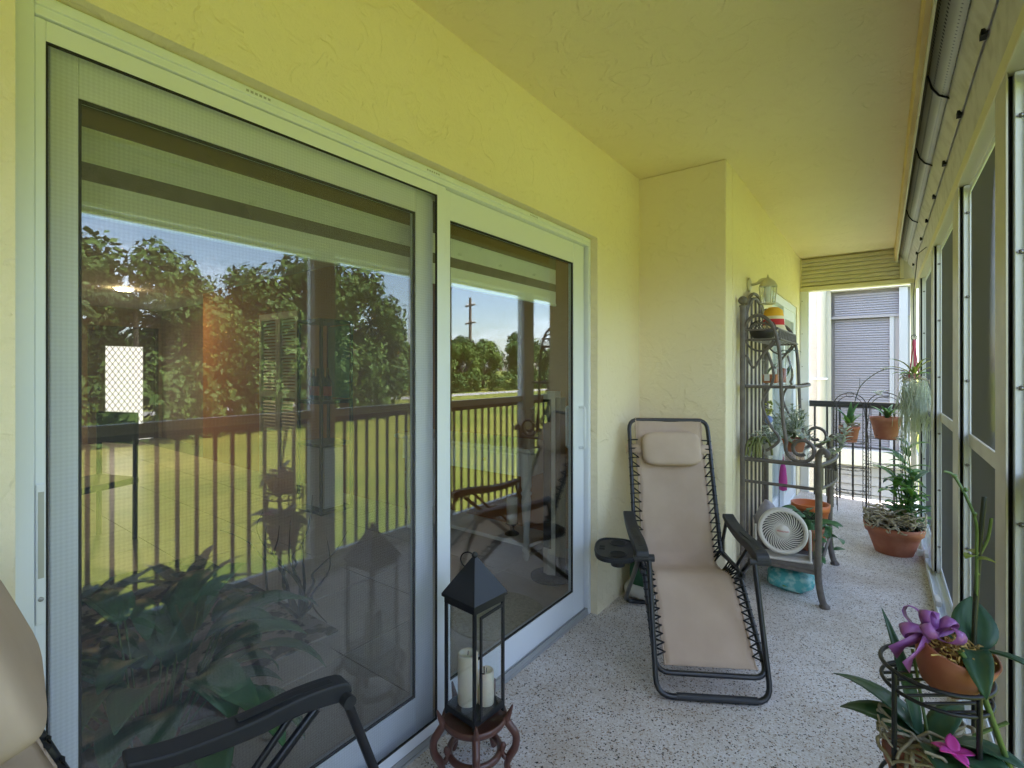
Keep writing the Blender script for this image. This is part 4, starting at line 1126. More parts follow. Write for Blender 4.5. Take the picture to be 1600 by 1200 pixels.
q.build('strands', leafmat('olive_cactus', (0.16, 0.19, 0.06), (0.24, 0.24, 0.10), 0.7), t)

# jars, glass ornaments and a hat on the upper shelves
t = thing('glass_jar', 'square glass jar holding a leaf and orange potpourri on upper rack shelf', 'jar', (0.70, 3.43, 1.259))
MB().box(-0.045, 0.045, -0.045, 0.045, 0, 0.15).build('jar_glass', CLEAR, t, bevel=0.006)
MB().box(-0.038, 0.038, -0.038, 0.038, 0.006, 0.060).build('potpourri', ORANGEM, t, bevel=0.006)
MB().box(-0.03, 0.0, -0.0468, -0.0458, 0.02, 0.06).build('paper_label', WHITEPOT, t)
leaf('leaf', LEAF, t, (-0.02, 0.0, 0.062), 30, 58, 0.09, 0.04, 20, 0.2)
t = thing('glass_jar', 'tall glass cylinder half full of orange chips on upper rack shelf', 'jar', (0.735, 3.60, 1.259))
MB().lathe([(0.030, 0), (0.031, 0.175), (0.029, 0.175), (0.028, 0.004), (0, 0.004)], 24).build('jar_glass', CLEAR, t)
MB().lathe([(0.026, 0.006), (0.026, 0.095), (0, 0.102)], 20).build('chips', ORANGEM, t)
t = thing('glass_ornament', 'dark teal ribbon bow and glass drop hanging from the rack basket', 'ornament', (0.745, 3.80, 1.28))
for a in range(0, 360, 45): leaf('ribbon_loop', pmat('teal_ribbon%d' % a, (0.05, 0.10, 0.11), rough=0.35), t, (0, 0, 0.19), a, 25, 0.085, 0.02, 70, 0.1)
q = MB(); q.lathe([(0.0, 0.0), (0.03, 0.02), (0.034, 0.06), (0.016, 0.13), (0.006, 0.17)], 16); q.build('glass_drop', CLEAR, t)
leaf('leaf', LEAF, t, (-0.01, 0, 0.02), 60, 70, 0.10, 0.03, 20, 0.2)
q = MB(); q.tube([(0, 0, 0.17), (0, 0, 0.25)], 0.0015, 5); q.build('cord', CORD, t)
t = thing('cloth_hat', 'small yellow, red and cream striped cloth hat on top of the rack', 'hat', (0.672, 3.70, 1.5975))
MB().lathe([(0.085, 0.0), (0.078, 0.012), (0.066, 0.045)], 26, caps=False).build('brim_band', CREAM, t)
MB().lathe([(0.0662, 0.045), (0.064, 0.085)], 26, caps=False).build('red_band', RED, t)
MB().lathe([(0.0642, 0.085), (0.062, 0.105)], 26, caps=False).build('cream_band', CREAM, t)
MB().lathe([(0.0622, 0.105), (0.055, 0.145), (0.03, 0.165), (0, 0.17)], 26, caps=False).build('crown', YEL, t)
t = thing('metal_bowl', 'dark lattice metal basket bowl on top of the rack', 'bowl', (0.65, 3.45, 1.5345)); t.scale = (0.8, 0.8, 0.9)
MB().lathe([(0.05, 0), (0.085, 0.03), (0.10, 0.075), (0.096, 0.075), (0.08, 0.033), (0.0, 0.006)], 24).build('bowl_body', IRON_D, t)
q = MB()
for k in range(16):
    a = 2 * PI * k / 16; q.tube([(0.10 * math.cos(a), 0.10 * math.sin(a), 0.075), (0.085 * math.cos(a + .35), 0.085 * math.sin(a + .35), 0.115), (0.05 * math.cos(a + .7), 0.05 * math.sin(a + .7), 0.135)], 0.003, 5)
q.build('lattice', IRON_D, t)
t = thing('wire_basket', 'low pale wire basket at the far end of the rack top', 'basket', (0.67, 3.92, 1.5345))
q = MB()
for z, r_ in ((0.004, 0.05), (0.03, 0.065), (0.055, 0.075)): q.tube([(r_ * math.cos(2 * PI * k / 20), r_ * math.sin(2 * PI * k / 20), z) for k in range(20)], 0.0028, 5, closed=True)
for k in range(12):
    a = 2 * PI * k / 12; q.tube([(0.05 * math.cos(a), 0.05 * math.sin(a), 0.004), (0.075 * math.cos(a), 0.075 * math.sin(a), 0.055)], 0.002, 5)
q.build('wires', ALU_G, t)

# ================================================================== wall lantern light
t = thing('wall_light', 'cream outdoor wall lantern with frosted glass chimney above the rack', 'light', (0.53, 3.64, 1.92))
MB(Matrix.Rotation(R(90), 4, 'Y')).lathe([(0.0, 0.0), (0.058, 0.0), (0.06, 0.008), (0.048, 0.016), (0.03, 0.022), (0, 0.024)], 24).build('backplate', BRASSP, t)
MB().tube(smooth_path([(0.015, 0, 0.0), (0.06, 0, 0.005), (0.10, 0, 0.025), (0.135, 0, 0.02)], 5), [0.016, 0.014, 0.012, 0.011, 0.011, 0.012, 0.013, 0.014, 0.016, 0.018, 0.02, 0.022, 0.024, 0.026, 0.028, 0.03], 12).build('arm', BRASSP, t)
CXL = 0.145
MB().lathe([(0.070, -0.028), (0.066, -0.018), (0.05, 0.012), (0.025, 0.034), (0.010, 0.042), (0.006, 0.06), (0.0, 0.075)], 6, (CXL, 0, 0)).build('roof', BRASSP, t)
for k in range(6):
    a = 2 * PI * k / 6
    MB().tube([(CXL + 0.066 * math.cos(a), 0.066 * math.sin(a), -0.028), (CXL + 0.050 * math.cos(a), 0.050 * math.sin(a), -0.165)], 0.0038, 6).build('cage_bar', BRASSP, t)
    a2 = 2 * PI * (k + 1) / 6
    MB().add([(CXL + 0.064 * math.cos(a), 0.064 * math.sin(a), -0.030), (CXL + 0.064 * math.cos(a2), 0.064 * math.sin(a2), -0.030), (CXL + 0.048 * math.cos(a2), 0.048 * math.sin(a2), -0.163), (CXL + 0.048 * math.cos(a), 0.048 * math.sin(a), -0.163)], [(0, 1, 2, 3)]).build('pane', CLEAR, t, solid=0.002)
q = MB(); q.tube([(CXL + 0.052 * math.cos(2 * PI * k / 6), 0.052 * math.sin(2 * PI * k / 6), -0.166) for k in range(6)], 0.005, 6, closed=True); q.build('bottom_ring', BRASSP, t)
MB().lathe([(0.022, -0.15), (0.034, -0.10), (0.030, -0.05), (0.022, -0.03)], 18, (CXL, 0, 0)).build('chimney', FROST, t)
t.scale = (0.82, 0.82, 0.82)
# ================================================================== wire trellis plant stands by the far railing
def trellis(x, y, wd, rz, label, tiers, h=1.12):
    t = thing('trellis_stand', label, 'plant stand', (x, y, 0), rz, 'trellis plant stands at the far railing')
    hw = wd / 2
    for (yy, k) in ((0.0, 1.0), (0.0, 0.78)):
        a = hw * k
        pts = [(-a, yy, 0.0 if k == 1 else 0.02), (-a, yy, h - hw)] + [(a * math.cos(R(180 - 180 * j / 16)), yy, h - hw + a * math.sin(R(180 - 180 * j / 16))) for j in range(1, 16)] + [(a, yy, h - hw), (a, yy, 0.0 if k == 1 else 0.02)]
        MB().tube(pts, 0.0045 if k == 1 else 0.0035, 6).build('arch', IRON_D, t)
    for s in (-1, 1):
        MB().tube([(s * hw * 0.9, -0.20, 0.0), (s * hw * 0.95, -0.12, h * 0.62), (s * hw * 0.8, 0.0, h - hw * 0.7)], 0.004, 6).build('front_leg', IRON_D, t)
        for k in range(11):
            z = 0.12 + k * (h - hw - 0.15) / 11
            MB().tube([(s * hw * (0.89 + 0.11 * math.cos(R(32 * j)) * (1 - 0.02 * j)), 0.002, z + 0.026 * math.sin(R(32 * j))) for j in range(12)], 0.0022, 5).build('scroll', IRON_D, t)
    for z in tiers:
        r_ = hw * 0.93
        ring = [(r_ * math.cos(R(180 + 180 * j / 14)), -0.01 + 0.85 * 0.2 * math.sin(R(180 + 180 * j / 14)), z) for j in range(15)]
        MB().tube(ring + [(-r_, -0.01, z)], 0.0035, 6).build('shelf_ring', IRON_D, t)
        q = MB()
        for j in range(2, 13, 2): q.tube([ring[j], (ring[j][0], -0.005, z)], 0.002, 5)
        MB().tube([(p[0], p[1], z + 0.035) for p in ring], 0.0025, 5).build('guard_ring', IRON_D, t)
        q.build('shelf_wires', IRON_D, t)
    q = MB()
    q.tube([(0.03 * math.cos(2 * PI * j / 14), 0, h - hw * 0.11 + 0.026 * math.sin(2 * PI * j / 14)) for j in range(15)], 0.0022, 5)
    q.build('crest_scroll', IRON_D, t)
    for s in (-1, 1): MB().ball((s * hw * 0.9, -0.20, 0.008), 0.009, 8).build('white_foot', WHITEPOT, t)
    return t
trellis(1.005, 5.80, 0.27, R(10), 'dark wire trellis stand holding a leafy orchid in terracotta at the far railing', (0.18, 0.40, 0.655))
trellis(1.285, 6.03, 0.30, R(-6), 'dark wire trellis stand holding a plain terracotta pot and white orchid spray', (0.42, 0.685))
t = thing('potted_orchid', 'small terracotta pot with strappy orchid leaves on the wire trellis stand', 'potted plant', (1.005, 5.71, 0.659))
pot(t, 0.085, 0.06, 0.15)
for k in range(9): leaf('leaf', LEAF if k % 3 else LEAF_B, t, (0, 0, 0.14), k * 41, 62 + (k % 3) * 9, 0.16 + 0.05 * (k % 3), 0.045, 75 if k % 2 else 25, 0.3)
q = MB(); roots_geo(q, 18, 0.08, 0.05, 14, 0.003, 0.13); q.build('roots', ROOT, t)
t = thing('potted_orchid', 'large terracotta pot with bright leaf fan on the wire trellis stand', 'potted plant', (1.285, 5.93, 0.689))
pot(t, 0.125, 0.085, 0.205)
MB().lathe([(0.0, 0.185), (0.11, 0.18)], 20, caps=False).build('soil', SOIL, t)
for k in range(11): leaf('leaf', LEAF_B if k % 2 else LEAF, t, (0.01, 0, 0.18), k * 33, 55 + (k % 4) * 9, 0.13 + 0.03 * (k % 3), 0.04, 50, 0.3)
t = thing('orchid_spray', 'thin arching orchid stem with white blossoms above the wire trellis stands', 'flower', (1.02, 5.72, 0.80))
pth = smooth_path([(0, 0, 0.0), (0.03, 0.02, 0.25), (0.08, 0.03, 0.40), (0.20, 0.0, 0.52), (0.30, -0.02, 0.555), (0.40, -0.03, 0.53)], 5)
MB().tube(pth, 0.004, 5).build('stem', STEM_D, t)
MB().tube(smooth_path([(0.035, 0.02, 0.27), (0.06, 0.02, 0.36), (0.068, 0.02, 0.47)], 4), 0.002, 5).build('side_stem', STEM_D, t)
def bloom(t, p, r_, mat, n=5, az0=0, tilt=40):
    for k in range(n): leaf('petal', mat, t, p, az0 + k * 360 / n, tilt, r_, r_ * 0.75, 50, 0.15, 0, 4)
for p in ((0.255, -0.01, 0.545), (0.40, -0.03, 0.53)): bloom(t, p, 0.045, WHITEP)
for p in ((0.19, 0.0, 0.325), (0.23, 0.0, 0.335), (0.21, 0.02, 0.31)): bloom(t, p, 0.05, WHITEP, az0=20)

# ================================================================== hanging moss plant
t = thing('hanging_plant', 'air plant with grey spanish moss hanging on pink cords by the screens', 'hanging plant', (1.440, 4.60, 1.58))
MB().tube([(0, 0, 0.0), (-0.004, 0.0, 0.3), (0.02, 0.005, 0.60), (0.07, 0.01, 0.645)], 0.003, 6).build('hang_wire', CORD, t)
MB().tube([(0.018 * math.cos(2 * PI * k / 14), 0, 0.0 + 0.018 * math.sin(2 * PI * k / 14)) for k in range(14)], 0.003, 6, closed=True).build('hook', BLACKM, t)
for (dx, dy) in ((-0.03, 0.0), (0.03, 0.01), (0.0, -0.03), (0.012, 0.03)):
    MB().tube([(0, 0, -0.016), (dx * 0.5, dy * 0.5, -0.16), (dx, dy, -0.30)], 0.0045, 6).build('cord', PCORD, t)
MB().lathe([(0.008, -0.08), (0.012, -0.05), (0.01, -0.02), (0.0, -0.012)], 10).build('knot', PCORD, t)
q = MB(); rq = random.Random(9)
for k in range(270):
    a = rq.uniform(0, 2 * PI); r_ = 0.085 * math.sqrt(rq.random())
    p = Vector((r_ * math.cos(a), r_ * math.sin(a), -0.30 - rq.uniform(0.0, 0.12)))
    ln_ = rq.uniform(0.10, 0.34) * (1.0 if k > 60 else 1.7)
    pts = [p]
    for j in range(4): pts.append(pts[-1] + Vector((rq.uniform(-.022, .022), rq.uniform(-.022, .022), -ln_ / 4)))
    q.tube(pts, 0.0015, 3)
tag(q.build('moss', MOSSG, t), kind='stuff')
q = MB(); roots_geo(q, 40, 0.08, 0.07, 5, 0.003, -0.33); q.build('root_ball', ROOT, t)
for k in range(10): leaf('leaf', LEAF_Y if k % 3 else LEAF_B, t, (0, 0, -0.30), 150 + k * 29, 48 + (k % 3) * 14, 0.17 + 0.04 * (k % 3), 0.02, 85, 0.4)

# ================================================================== terracotta bowl with bare orchid roots and leafy canes
t = thing('orchid_bowl', 'wide terracotta bowl heaped with pale bare orchid roots and leafy canes', 'potted plant', (1.325, 4.62, 0))
MB().lathe([(0.115, 0), (0.150, 0.105), (0.165, 0.148), (0.177, 0.150), (0.187, 0.205), (0.179, 0.206), (0.167, 0.155), (0.0, 0.15)], 40).build('bowl', TERRA, t)
MB().box(0.095, 0.130, -0.1305, -0.128, 0.03, 0.075).build('price_sticker', WHITEPOT, t).rotation_euler = (0, 0, R(18))
q = MB(); roots_geo(q, 110, 0.17, 0.12, 77, 0.006, 0.185); tag(q.build('roots', ROOT, t), kind='stuff')
q = MB(); roots_geo(q, 50, 0.16, 0.06, 78, 0.004, 0.165); q.build('dark_roots', STEM_D, t)
rq = random.Random(31)
for k in range(9):
    bx, by = rq.uniform(0.03, 0.15), rq.uniform(0.0, 0.15)
    top = Vector((bx + rq.uniform(-0.05, 0.02), by + rq.uniform(-0.03, 0.09), rq.uniform(0.40, 0.80)))
    pth = smooth_path([(bx, by, 0.16), (bx * 0.9, by, top.z * 0.55), top], 6)
    MB().tube(pth, 0.005, 6).build('cane', STEM, t)
    for j in range(3, len(pth)):
        leaf('leaf', LEAF_B if rq.random() < 0.55 else LEAF, t, pth[j], rq.uniform(0, 360), rq.uniform(15, 55), rq.uniform(0.12, 0.21), rq.uniform(0.04, 0.062), rq.uniform(30, 80), 0.3)

# ================================================================== wire plant stand with two orchids in the foreground
SX, SY = 1.352, 1.55
t = thing('wire_plant_stand', 'two tier round black wire plant stand by the screens with orchids', 'plant stand', (SX, SY, 0))
def ring(r_, z, rad, nm): MB().tube([(r_ * math.cos(2 * PI * k / 36), r_ * math.sin(2 * PI * k / 36), z) for k in range(36)], rad, 8, closed=True).build(nm, BLACKM, t)
ring(0.104, 0.635, 0.0050, 'top_ring'); ring(0.102, 0.592, 0.0045, 'shelf_ring'); ring(0.104, 0.29, 0.0045, 'shelf_ring'); ring(0.104, 0.34, 0.0045, 'guard_ring')
for z in (0.592, 0.29):
    for k in range(-3, 4):
        x = k * 0.029; hy = math.sqrt(0.102 ** 2 - x * x)
        MB(Matrix.Rotation(R(-52), 4, 'Z')).tube([(x, -hy, z), (x, hy, z)], 0.0036, 6).build('shelf_wire', BLACKM, t)
for k in range(4):
    a = R(222 + 90 * k)
    MB().tube(smooth_path([(0.104 * math.cos(a), 0.104 * math.sin(a), 0.635), (0.105 * math.cos(a), 0.105 * math.sin(a), 0.3), (0.115 * math.cos(a), 0.115 * math.sin(a), 0.004)], 4), 0.0055, 8).build('leg', BLACKM, t)

def tilt_pot(loc, ax, deg): return Matrix.Translation(loc) @ Matrix.Rotation(R(deg), 4, ax)
t = thing('potted_orchid', 'tilted terracotta pot with bare orchid stems and purple ribbon bow on wire stand', 'potted plant', (1.368, 1.556, 0.594))
TT = Matrix.Translation((0, 0, 0.012)) @ Matrix.Rotation(R(14), 4, 'Y') @ Matrix.Rotation(R(10), 4, 'X')
MB(TT).lathe([(0.045, 0.0), (0.060, 0.03), (0.071, 0.070), (0.076, 0.105), (0.071, 0.106), (0.065, 0.09), (0.0, 0.088)], 36).build('pot', TERRA, t)
q = MB(TT); rq = random.Random(3)
for k in range(150):
    a = rq.uniform(0, 2 * PI); r_ = 0.062 * math.sqrt(rq.random()); z = 0.088 + 0.022 * (1 - (r_ / 0.07) ** 2)
    p = Vector((r_ * math.cos(a), r_ * math.sin(a), z))
    pts = [p]
    for j in range(3): pts.append(pts[-1] + Vector((rq.uniform(-.014, .014), rq.uniform(-.014, .014), rq.uniform(-.003, .008))))
    q.tube(pts, 0.0022, 4)
tag(q.build('moss_fill', SPHAG, t), kind='stuff')
B = TT @ Vector((0.03, 0.02, 0.10))
for (az, el, L_, W_, dr, ro) in ((85, 62, 0.125, 0.085, 20, 12), (-20, 20, 0.15, 0.05, 55, -15), (-95, 28, 0.15, 0.055, 115, 10), (170, 50, 0.10, 0.055, 90, -20)):
    leaf('leaf', LEAF_O, t, B, az, el, L_, W_, dr, 0.28, ro, 9)
MB().tube(smooth_path([B, B + Vector((0.005, 0.02, 0.10)), B + Vector((0.016, 0.05, 0.24)), B + Vector((0.027, 0.075, 0.345))], 6), 0.0052, 8).build('spike', STEM_D, t)
MB().tube(smooth_path([B + Vector((0.007, 0.022, 0.11)), B + Vector((0.008, 0.030, 0.22)), B + Vector((0.006, 0.038, 0.30)), B + Vector((-0.028, 0.035, 0.39)), B + Vector((-0.05, 0.03, 0.405))], 6), 0.0032, 8).build('side_spike', STEM, t)
MB().tube(smooth_path([B + Vector((0.014, 0.045, 0.21)), B + Vector((0.03, 0.055, 0.25)), B + Vector((0.037, 0.06, 0.30))], 5), 0.0032, 8).build('side_spike', STEM, t)
for k, p in enumerate(((0.007, 0.03, 0.205), (0.010, 0.034, 0.215), (0.003, 0.036, 0.21))):
    leaf('bud', LEAF_Y, t, B + Vector(p), 120 * k, 20, 0.035, 0.022, 50, 0.3)
nodes_ = MB()
for p in ((-0.010, 0.037, 0.365), (0.005, 0.037, 0.31), (-0.03, 0.035, 0.395), (0.010, 0.034, 0.17)): nodes_.ball(B + Vector(p), 0.0055, 8)
nodes_.build('stem_nodes', STEM, t)
# stake leaning out of the pot towards the screens
MB().tube(smooth_path([B + Vector((-0.03, -0.07, 0.02)), B + Vector((0.0, -0.06, -0.04)), B + Vector((0.045, -0.055, -0.19)), B + Vector((0.062, -0.05, -0.24))], 5), 0.006, 8).build('old_cane', STEM, t)
# ribbon bow
P = TT @ Vector((-0.048, -0.012, 0.115))
bow_ = thing('ribbon_bow', 'shiny purple ribbon bow tied at the pot rim of the tilted orchid', 'bow', t.location + P); bow_.scale = (1.15, 1.15, 1.15)
for (az, el, L_, wd, rl) in ((150, 35, 0.062, 0.012, 20), (205, 5, 0.058, 0.012, -30), (255, 30, 0.055, 0.011, 35), (320, 25, 0.058, 0.012, -20), (30, 40, 0.050, 0.011, 25), (90, 60, 0.045, 0.011, 0), (180, 75, 0.048, 0.011, 60)):
    T = Matrix.Rotation(R(az), 4, 'Z') @ Matrix.Rotation(-R(el), 4, 'Y') @ Matrix.Rotation(R(rl), 4, 'X')
    rows = []
    for i in range(15):
        a = 2 * PI * i / 14
        x = L_ * 0.5 * (1 - math.cos(a)); z = L_ * 0.30 * math.sin(a) * math.sin(a / 2) ** 0.8 if 0 < a < 2 * PI else 0.0
        k = 0.45 + 0.55 * math.sin(a / 2)
        rows.append([(x, -wd * k, z), (x + 0.002, 0, z * 1.05), (x, wd * k, z)])
    MB(T).grid(rows).build('loop', RIBBON, bow_, solid=0.0007)
for (az, dz) in ((208, 0), (232, -0.012)):
    MB(Matrix.Rotation(R(az), 4, 'Z')).grid([[(0, 0, -0.008), (0, 0.006, 0.008)], [(0.025, 0.004, -0.014), (0.025, 0.0, 0.008)], [(0.05, -0.004, -0.032 + dz), (0.055, 0.006, -0.008 + dz)], [(0.07, 0.004, -0.052 + dz), (0.084, 0.0, -0.030 + dz)]]).build('tail', RIBBON, bow_, solid=0.0007)
MB().ball((0, 0, 0.006), 0.011, 10).build('knot', RIBBON, bow_)

t = thing('potted_orchid', 'orchid with long leaves, bare roots and one magenta bloom on the lower tier', 'potted plant', (1.345, 1.545, 0.2945))
pot(t, 0.092, 0.066, 0.125)
q = MB(); roots_geo(q, 60, 0.095, 0.08, 91, 0.004, 0.118); tag(q.build('roots', ROOT, t), kind='stuff')
for (az, el, L_, W_, dr, ro) in ((150, 40, 0.24, 0.075, 60, 10), (172, 30, 0.20, 0.075, 70, -10), (-50, 40, 0.22, 0.085, 70, 12), (-20, 45, 0.20, 0.075, 65, -8), (-80, 35, 0.20, 0.07, 80, 5), (60, 50, 0.16, 0.06, 60, 0)):
    leaf('leaf', LEAF_O, t, (0, 0, 0.155), az, el, L_, W_, dr, 0.22, ro, 9)
leaf('leaf', LEAF_O, t, (-0.02, 0.0, 0.15), 128, 76, 0.30, 0.035, 22, 0.3, 0, 9)
for (az, el, L_) in ((115, 70, 0.22), (20, 35, 0.18)):
    MB().tube([(0, 0, 0.14), (L_ * math.cos(R(az)) * math.cos(R(el)), L_ * math.sin(R(az)) * math.cos(R(el)), 0.14 + L_ * math.sin(R(el)))], 0.004, 6).build('cane', STEM, t)
bp_ = Vector((0.034, -0.080, 0.205))
MB().tube(smooth_path([(0, 0, 0.13), (0.03, -0.05, 0.16), bp_], 4), 0.003, 6).build('flower_stem', STEM, t)
for k, (az, el) in enumerate(((20, 20), (95, 45), (160, 10), (230, 30), (300, 15))): leaf('petal', PINK, t, bp_, az, el, 0.042, 0.026, 35, 0.2, 0, 5)

# plants along the screens that only the glass mirrors
for (x, y, h, sd, lab) in ((1.40, 0.62, 0.34, 51, 'bushy dark potted plant on the floor by the screens opposite the screened panel'), (1.41, 1.06, 0.26, 52, 'low dark potted plant on the floor between screens and wire stand')):
    t = thing('potted_plant', lab, 'potted plant', (x, y, 0))
    pot(t, 0.085, 0.06, 0.16)
    rq = random.Random(sd)
    for k in range(46):
        az = rq.uniform(0, 360); el = rq.uniform(25, 85)
        leaf('leaf', LEAF, t, (0.03 * math.cos(R(az)), 0.03 * math.sin(R(az)), 0.15), az, el, h * rq.uniform(0.7, 1.25), 0.055, rq.uniform(40, 90), 0.25, 0, 6)
# ================================================================== indoors, seen through the glass
def ptag(*a, **k): return thing(*a, **k)
t = thing('potted_lily', 'large dark green peace lily in wicker pot just inside the screened glass panel', 'potted plant', (-0.48, 0.54, 0.0085))
MB().lathe([(0.13, 0), (0.17, 0.12), (0.185, 0.26), (0.18, 0.30), (0.165, 0.30), (0.16, 0.24), (0, 0.23)], 30).build('pot', WICK, t)
rq = random.Random(17)
for k in range(58):
    az = rq.uniform(0, 360); el = rq.uniform(35, 82)
    stl = rq.uniform(0.12, 0.34)
    d = Vector((math.cos(R(az)) * math.cos(R(el)), math.sin(R(az)) * math.cos(R(el)), math.sin(R(el))))
    p0 = Vector((0.07 * math.cos(R(az)), 0.07 * math.sin(R(az)), 0.24)); p1 = p0 + d * stl
    if k % 2 == 0: MB().tube([p0, p1], 0.0032, 5).build('stalk', STEM, t)
    leaf('leaf', LEAF, t, p1, az, el - 25, rq.uniform(0.20, 0.30), rq.uniform(0.075, 0.115), rq.uniform(70, 120), 0.22, rq.uniform(-15, 15), 8)
t = thing('branch_reflection', 'dark twisted branches standing in for mirrored orchid stems behind the lily', 'silhouette', (-1.25, 1.45, 0.0085))  # dark reflection of the orchids on the stand, modelled as solid branches
q = MB(); rq = random.Random(25)
for k in range(10):
    p = Vector((0, 0, 0.0)); d = Vector((rq.uniform(-.6, .6), rq.uniform(-.6, .6), 1)).normalized(); pts = [p]
    for j in range(7):
        d = (d + Vector((rq.uniform(-.6, .6), rq.uniform(-.6, .6), rq.uniform(-.2, .4)))).normalized(); pts.append(pts[-1] + d * 0.10)
    q.tube(smooth_path(pts, 3), [0.011 * (1 - 0.85 * i / (len(pts) * 3 - 3)) for i in range(len(pts) * 3 - 2)], 5)
q.build('branches', DARKF, t)
tag(MB().box(-2.7, -0.98, 0.10, 1.50, 0.0085, 0.018).build('rug', RUG), 'dark patterned area rug on the tile floor inside', 'rug')
tag(MB(Matrix.Translation((-0.44, 2.12, 0.0085))).lathe([(0.27, 0), (0.272, 0.006), (0.26, 0.011), (0, 0.011)], 40).build('round_rug', JUTE), 'round woven jute mat on the floor inside the clear glass panel', 'rug')
# white console with turned legs
t = thing('console_table', 'white painted console table with turned legs and drawer inside the room', 'table', (-1.2, 3.0, 0.0085))
MB().box(-2.05, -0.66, 2.76, 3.20, 0.775, 0.805).build('top', WHITEF, t, True, bevel=0.006)
MB().box(-2.0, -0.71, 2.81, 3.18, 0.60, 0.774).build('apron', WHITEF, t, True)
for xa in (-1.95, -1.36): 
    MB().box(xa, xa + 0.55, 2.802, 2.8095, 0.625, 0.75).build('drawer', WHITEF, t, True, bevel=0.003); MB().ball((xa + 0.275, 2.792, 0.69), 0.012, 10).build('knob', IRON_D, t, True)
for x in (-0.75, -1.96):
    for y in (2.85, 3.14):
        MB().lathe([(0.016, 0.0), (0.026, 0.03), (0.018, 0.05), (0.032, 0.07), (0.022, 0.10), (0.020, 0.13), (0.036, 0.42), (0.03, 0.45), (0.04, 0.47), (0.028, 0.49), (0.038, 0.52), (0.038, 0.592)], 16, (x, y, 0.0085)).build('leg', WHITEF, t, True)
MB().box(-1.99, -0.72, 2.84, 3.15, 0.10, 0.125).build('low_shelf', WHITEF, t, True)
t = thing('pillar_candle', 'ivory pillar candle on dark holder on the console low shelf', 'candle', (-0.95, 2.95, 0.126))
MB().lathe([(0.055, 0), (0.05, 0.01), (0.015, 0.03), (0.02, 0.06), (0.05, 0.08), (0.0, 0.082)], 18).build('holder', DARKF, t); MB().lathe([(0.04, 0.083), (0.04, 0.27), (0.0, 0.265)], 20).build('wax', WAX, t)
t = thing('tower_fan', 'slim silver and black tower fan on round base inside the door', 'fan', (-0.46, 2.72, 0.0085))
MB().lathe([(0.135, 0), (0.135, 0.012), (0.05, 0.025), (0.0, 0.026)], 28).build('base', DARKF, t)
MB().prism([(-0.045, -0.03), (0.0, -0.05), (0.045, -0.03), (0.045, 0.04), (-0.045, 0.04)], 'z', 0.0265, 1.2).build('column', WHITEF, t, bevel=0.004)
MB().box(-0.028, 0.028, -0.0535, -0.048, 0.2, 1.15).build('grille', FAND, t)
MB().box(0.046, 0.085, -0.03, 0.04, 0.0266, 1.16).build('rear_column', DARKF, t, bevel=0.004)
# glass display column with bottles
t = thing('display_cabinet', 'tall narrow glass display cabinet with wine bottles inside the room', 'cabinet', (-3.05, 2.75, 0.0085))
q = MB()
for z in (0.0, 0.62, 1.02, 1.78): q.box(-0.20, 0.20, -0.17, 0.17, z, z + 0.03)
q.build('shelves', DARKF, t)
for sx in (-1, 1):
    for sy in (-1, 1): MB().box(sx * 0.19 - 0.012, sx * 0.19 + 0.012, sy * 0.16 - 0.012, sy * 0.16 + 0.012, 0.03, 1.78).build('post', DARKF, t)
MB().box(-0.186, 0.186, 0.150, 0.155, 1.06, 1.77).build('teal_glass', pmat('teal_backing', (0.10, 0.32, 0.30), rough=0.2), t)
MB().box(-0.15, 0.15, -0.10, 0.10, 0.04, 0.60).build('white_box', WHITEF, t)
for k in range(4):
    b_ = thing('wine_bottle', 'dark wine bottle with red label standing in the glass display cabinet', 'bottle', (-3.17 + 0.08 * k, 2.70, 1.059), group='wine bottles in the display cabinet')
    MB().lathe([(0.035, 0), (0.037, 0.18), (0.014, 0.23), (0.014, 0.30), (0.0, 0.30)], 14).build('glass', DARKF, b_); MB().lathe([(0.0375, 0.04), (0.0375, 0.13)], 14, caps=False).build('label', RED, b_)
# bar chair
t = thing('dining_chair', 'dark dining chair standing far inside the room before the entry door', 'chair', (-3.6, 1.10, 0.0085), R(20))
MB().box(-0.22, 0.22, -0.22, 0.22, 0.44, 0.49).build('seat', DARKF, t, bevel=0.01)
MB().box(-0.22, 0.22, 0.19, 0.22, 0.75, 1.0).build('backrest', DARKF, t, bevel=0.01)
for sx in (-1, 1):
    MB().tube([(sx * 0.20, 0.20, 0.0), (sx * 0.20, 0.205, 0.98)], 0.018, 8).build('leg', DARKF, t); MB().tube([(sx * 0.20, -0.20, 0.0), (sx * 0.20, -0.20, 0.44)], 0.018, 8).build('leg', DARKF, t)
# entry door with leaded light, its glass emitting in place of outdoor daylight
t = thing('entry_door', 'brown entry door with bright leaded diamond glass at the back of the room', 'door', (-10.2, 3.12, 0.0085))
EX = -10.19
DOORB = pmat('brown_door', (0.16, 0.11, 0.075), rough=0.5)
q = MB(); q.box(EX - 0.05, EX, 2.65, 2.83, 0.01, 2.08); q.box(EX - 0.05, EX, 3.41, 3.59, 0.01, 2.08); q.box(EX - 0.05, EX, 2.83, 3.41, 1.78, 2.08); q.box(EX - 0.05, EX, 2.83, 3.41, 0.01, 0.30)
q.build('door_leaf', DOORB, t, True)
q = MB(); q.box(EX - 0.15, EX + 0.012, 2.58, 2.6495, 0.0, 2.15); q.box(EX - 0.15, EX + 0.012, 3.5905, 3.66, 0.0, 2.15); q.box(EX - 0.15, EX + 0.012, 2.65, 3.59, 2.081, 2.15); q.build('door_casing', DOORB, t, True)
lg = bpy.data.materials.new('leaded_glass_glow'); lg.use_nodes = True
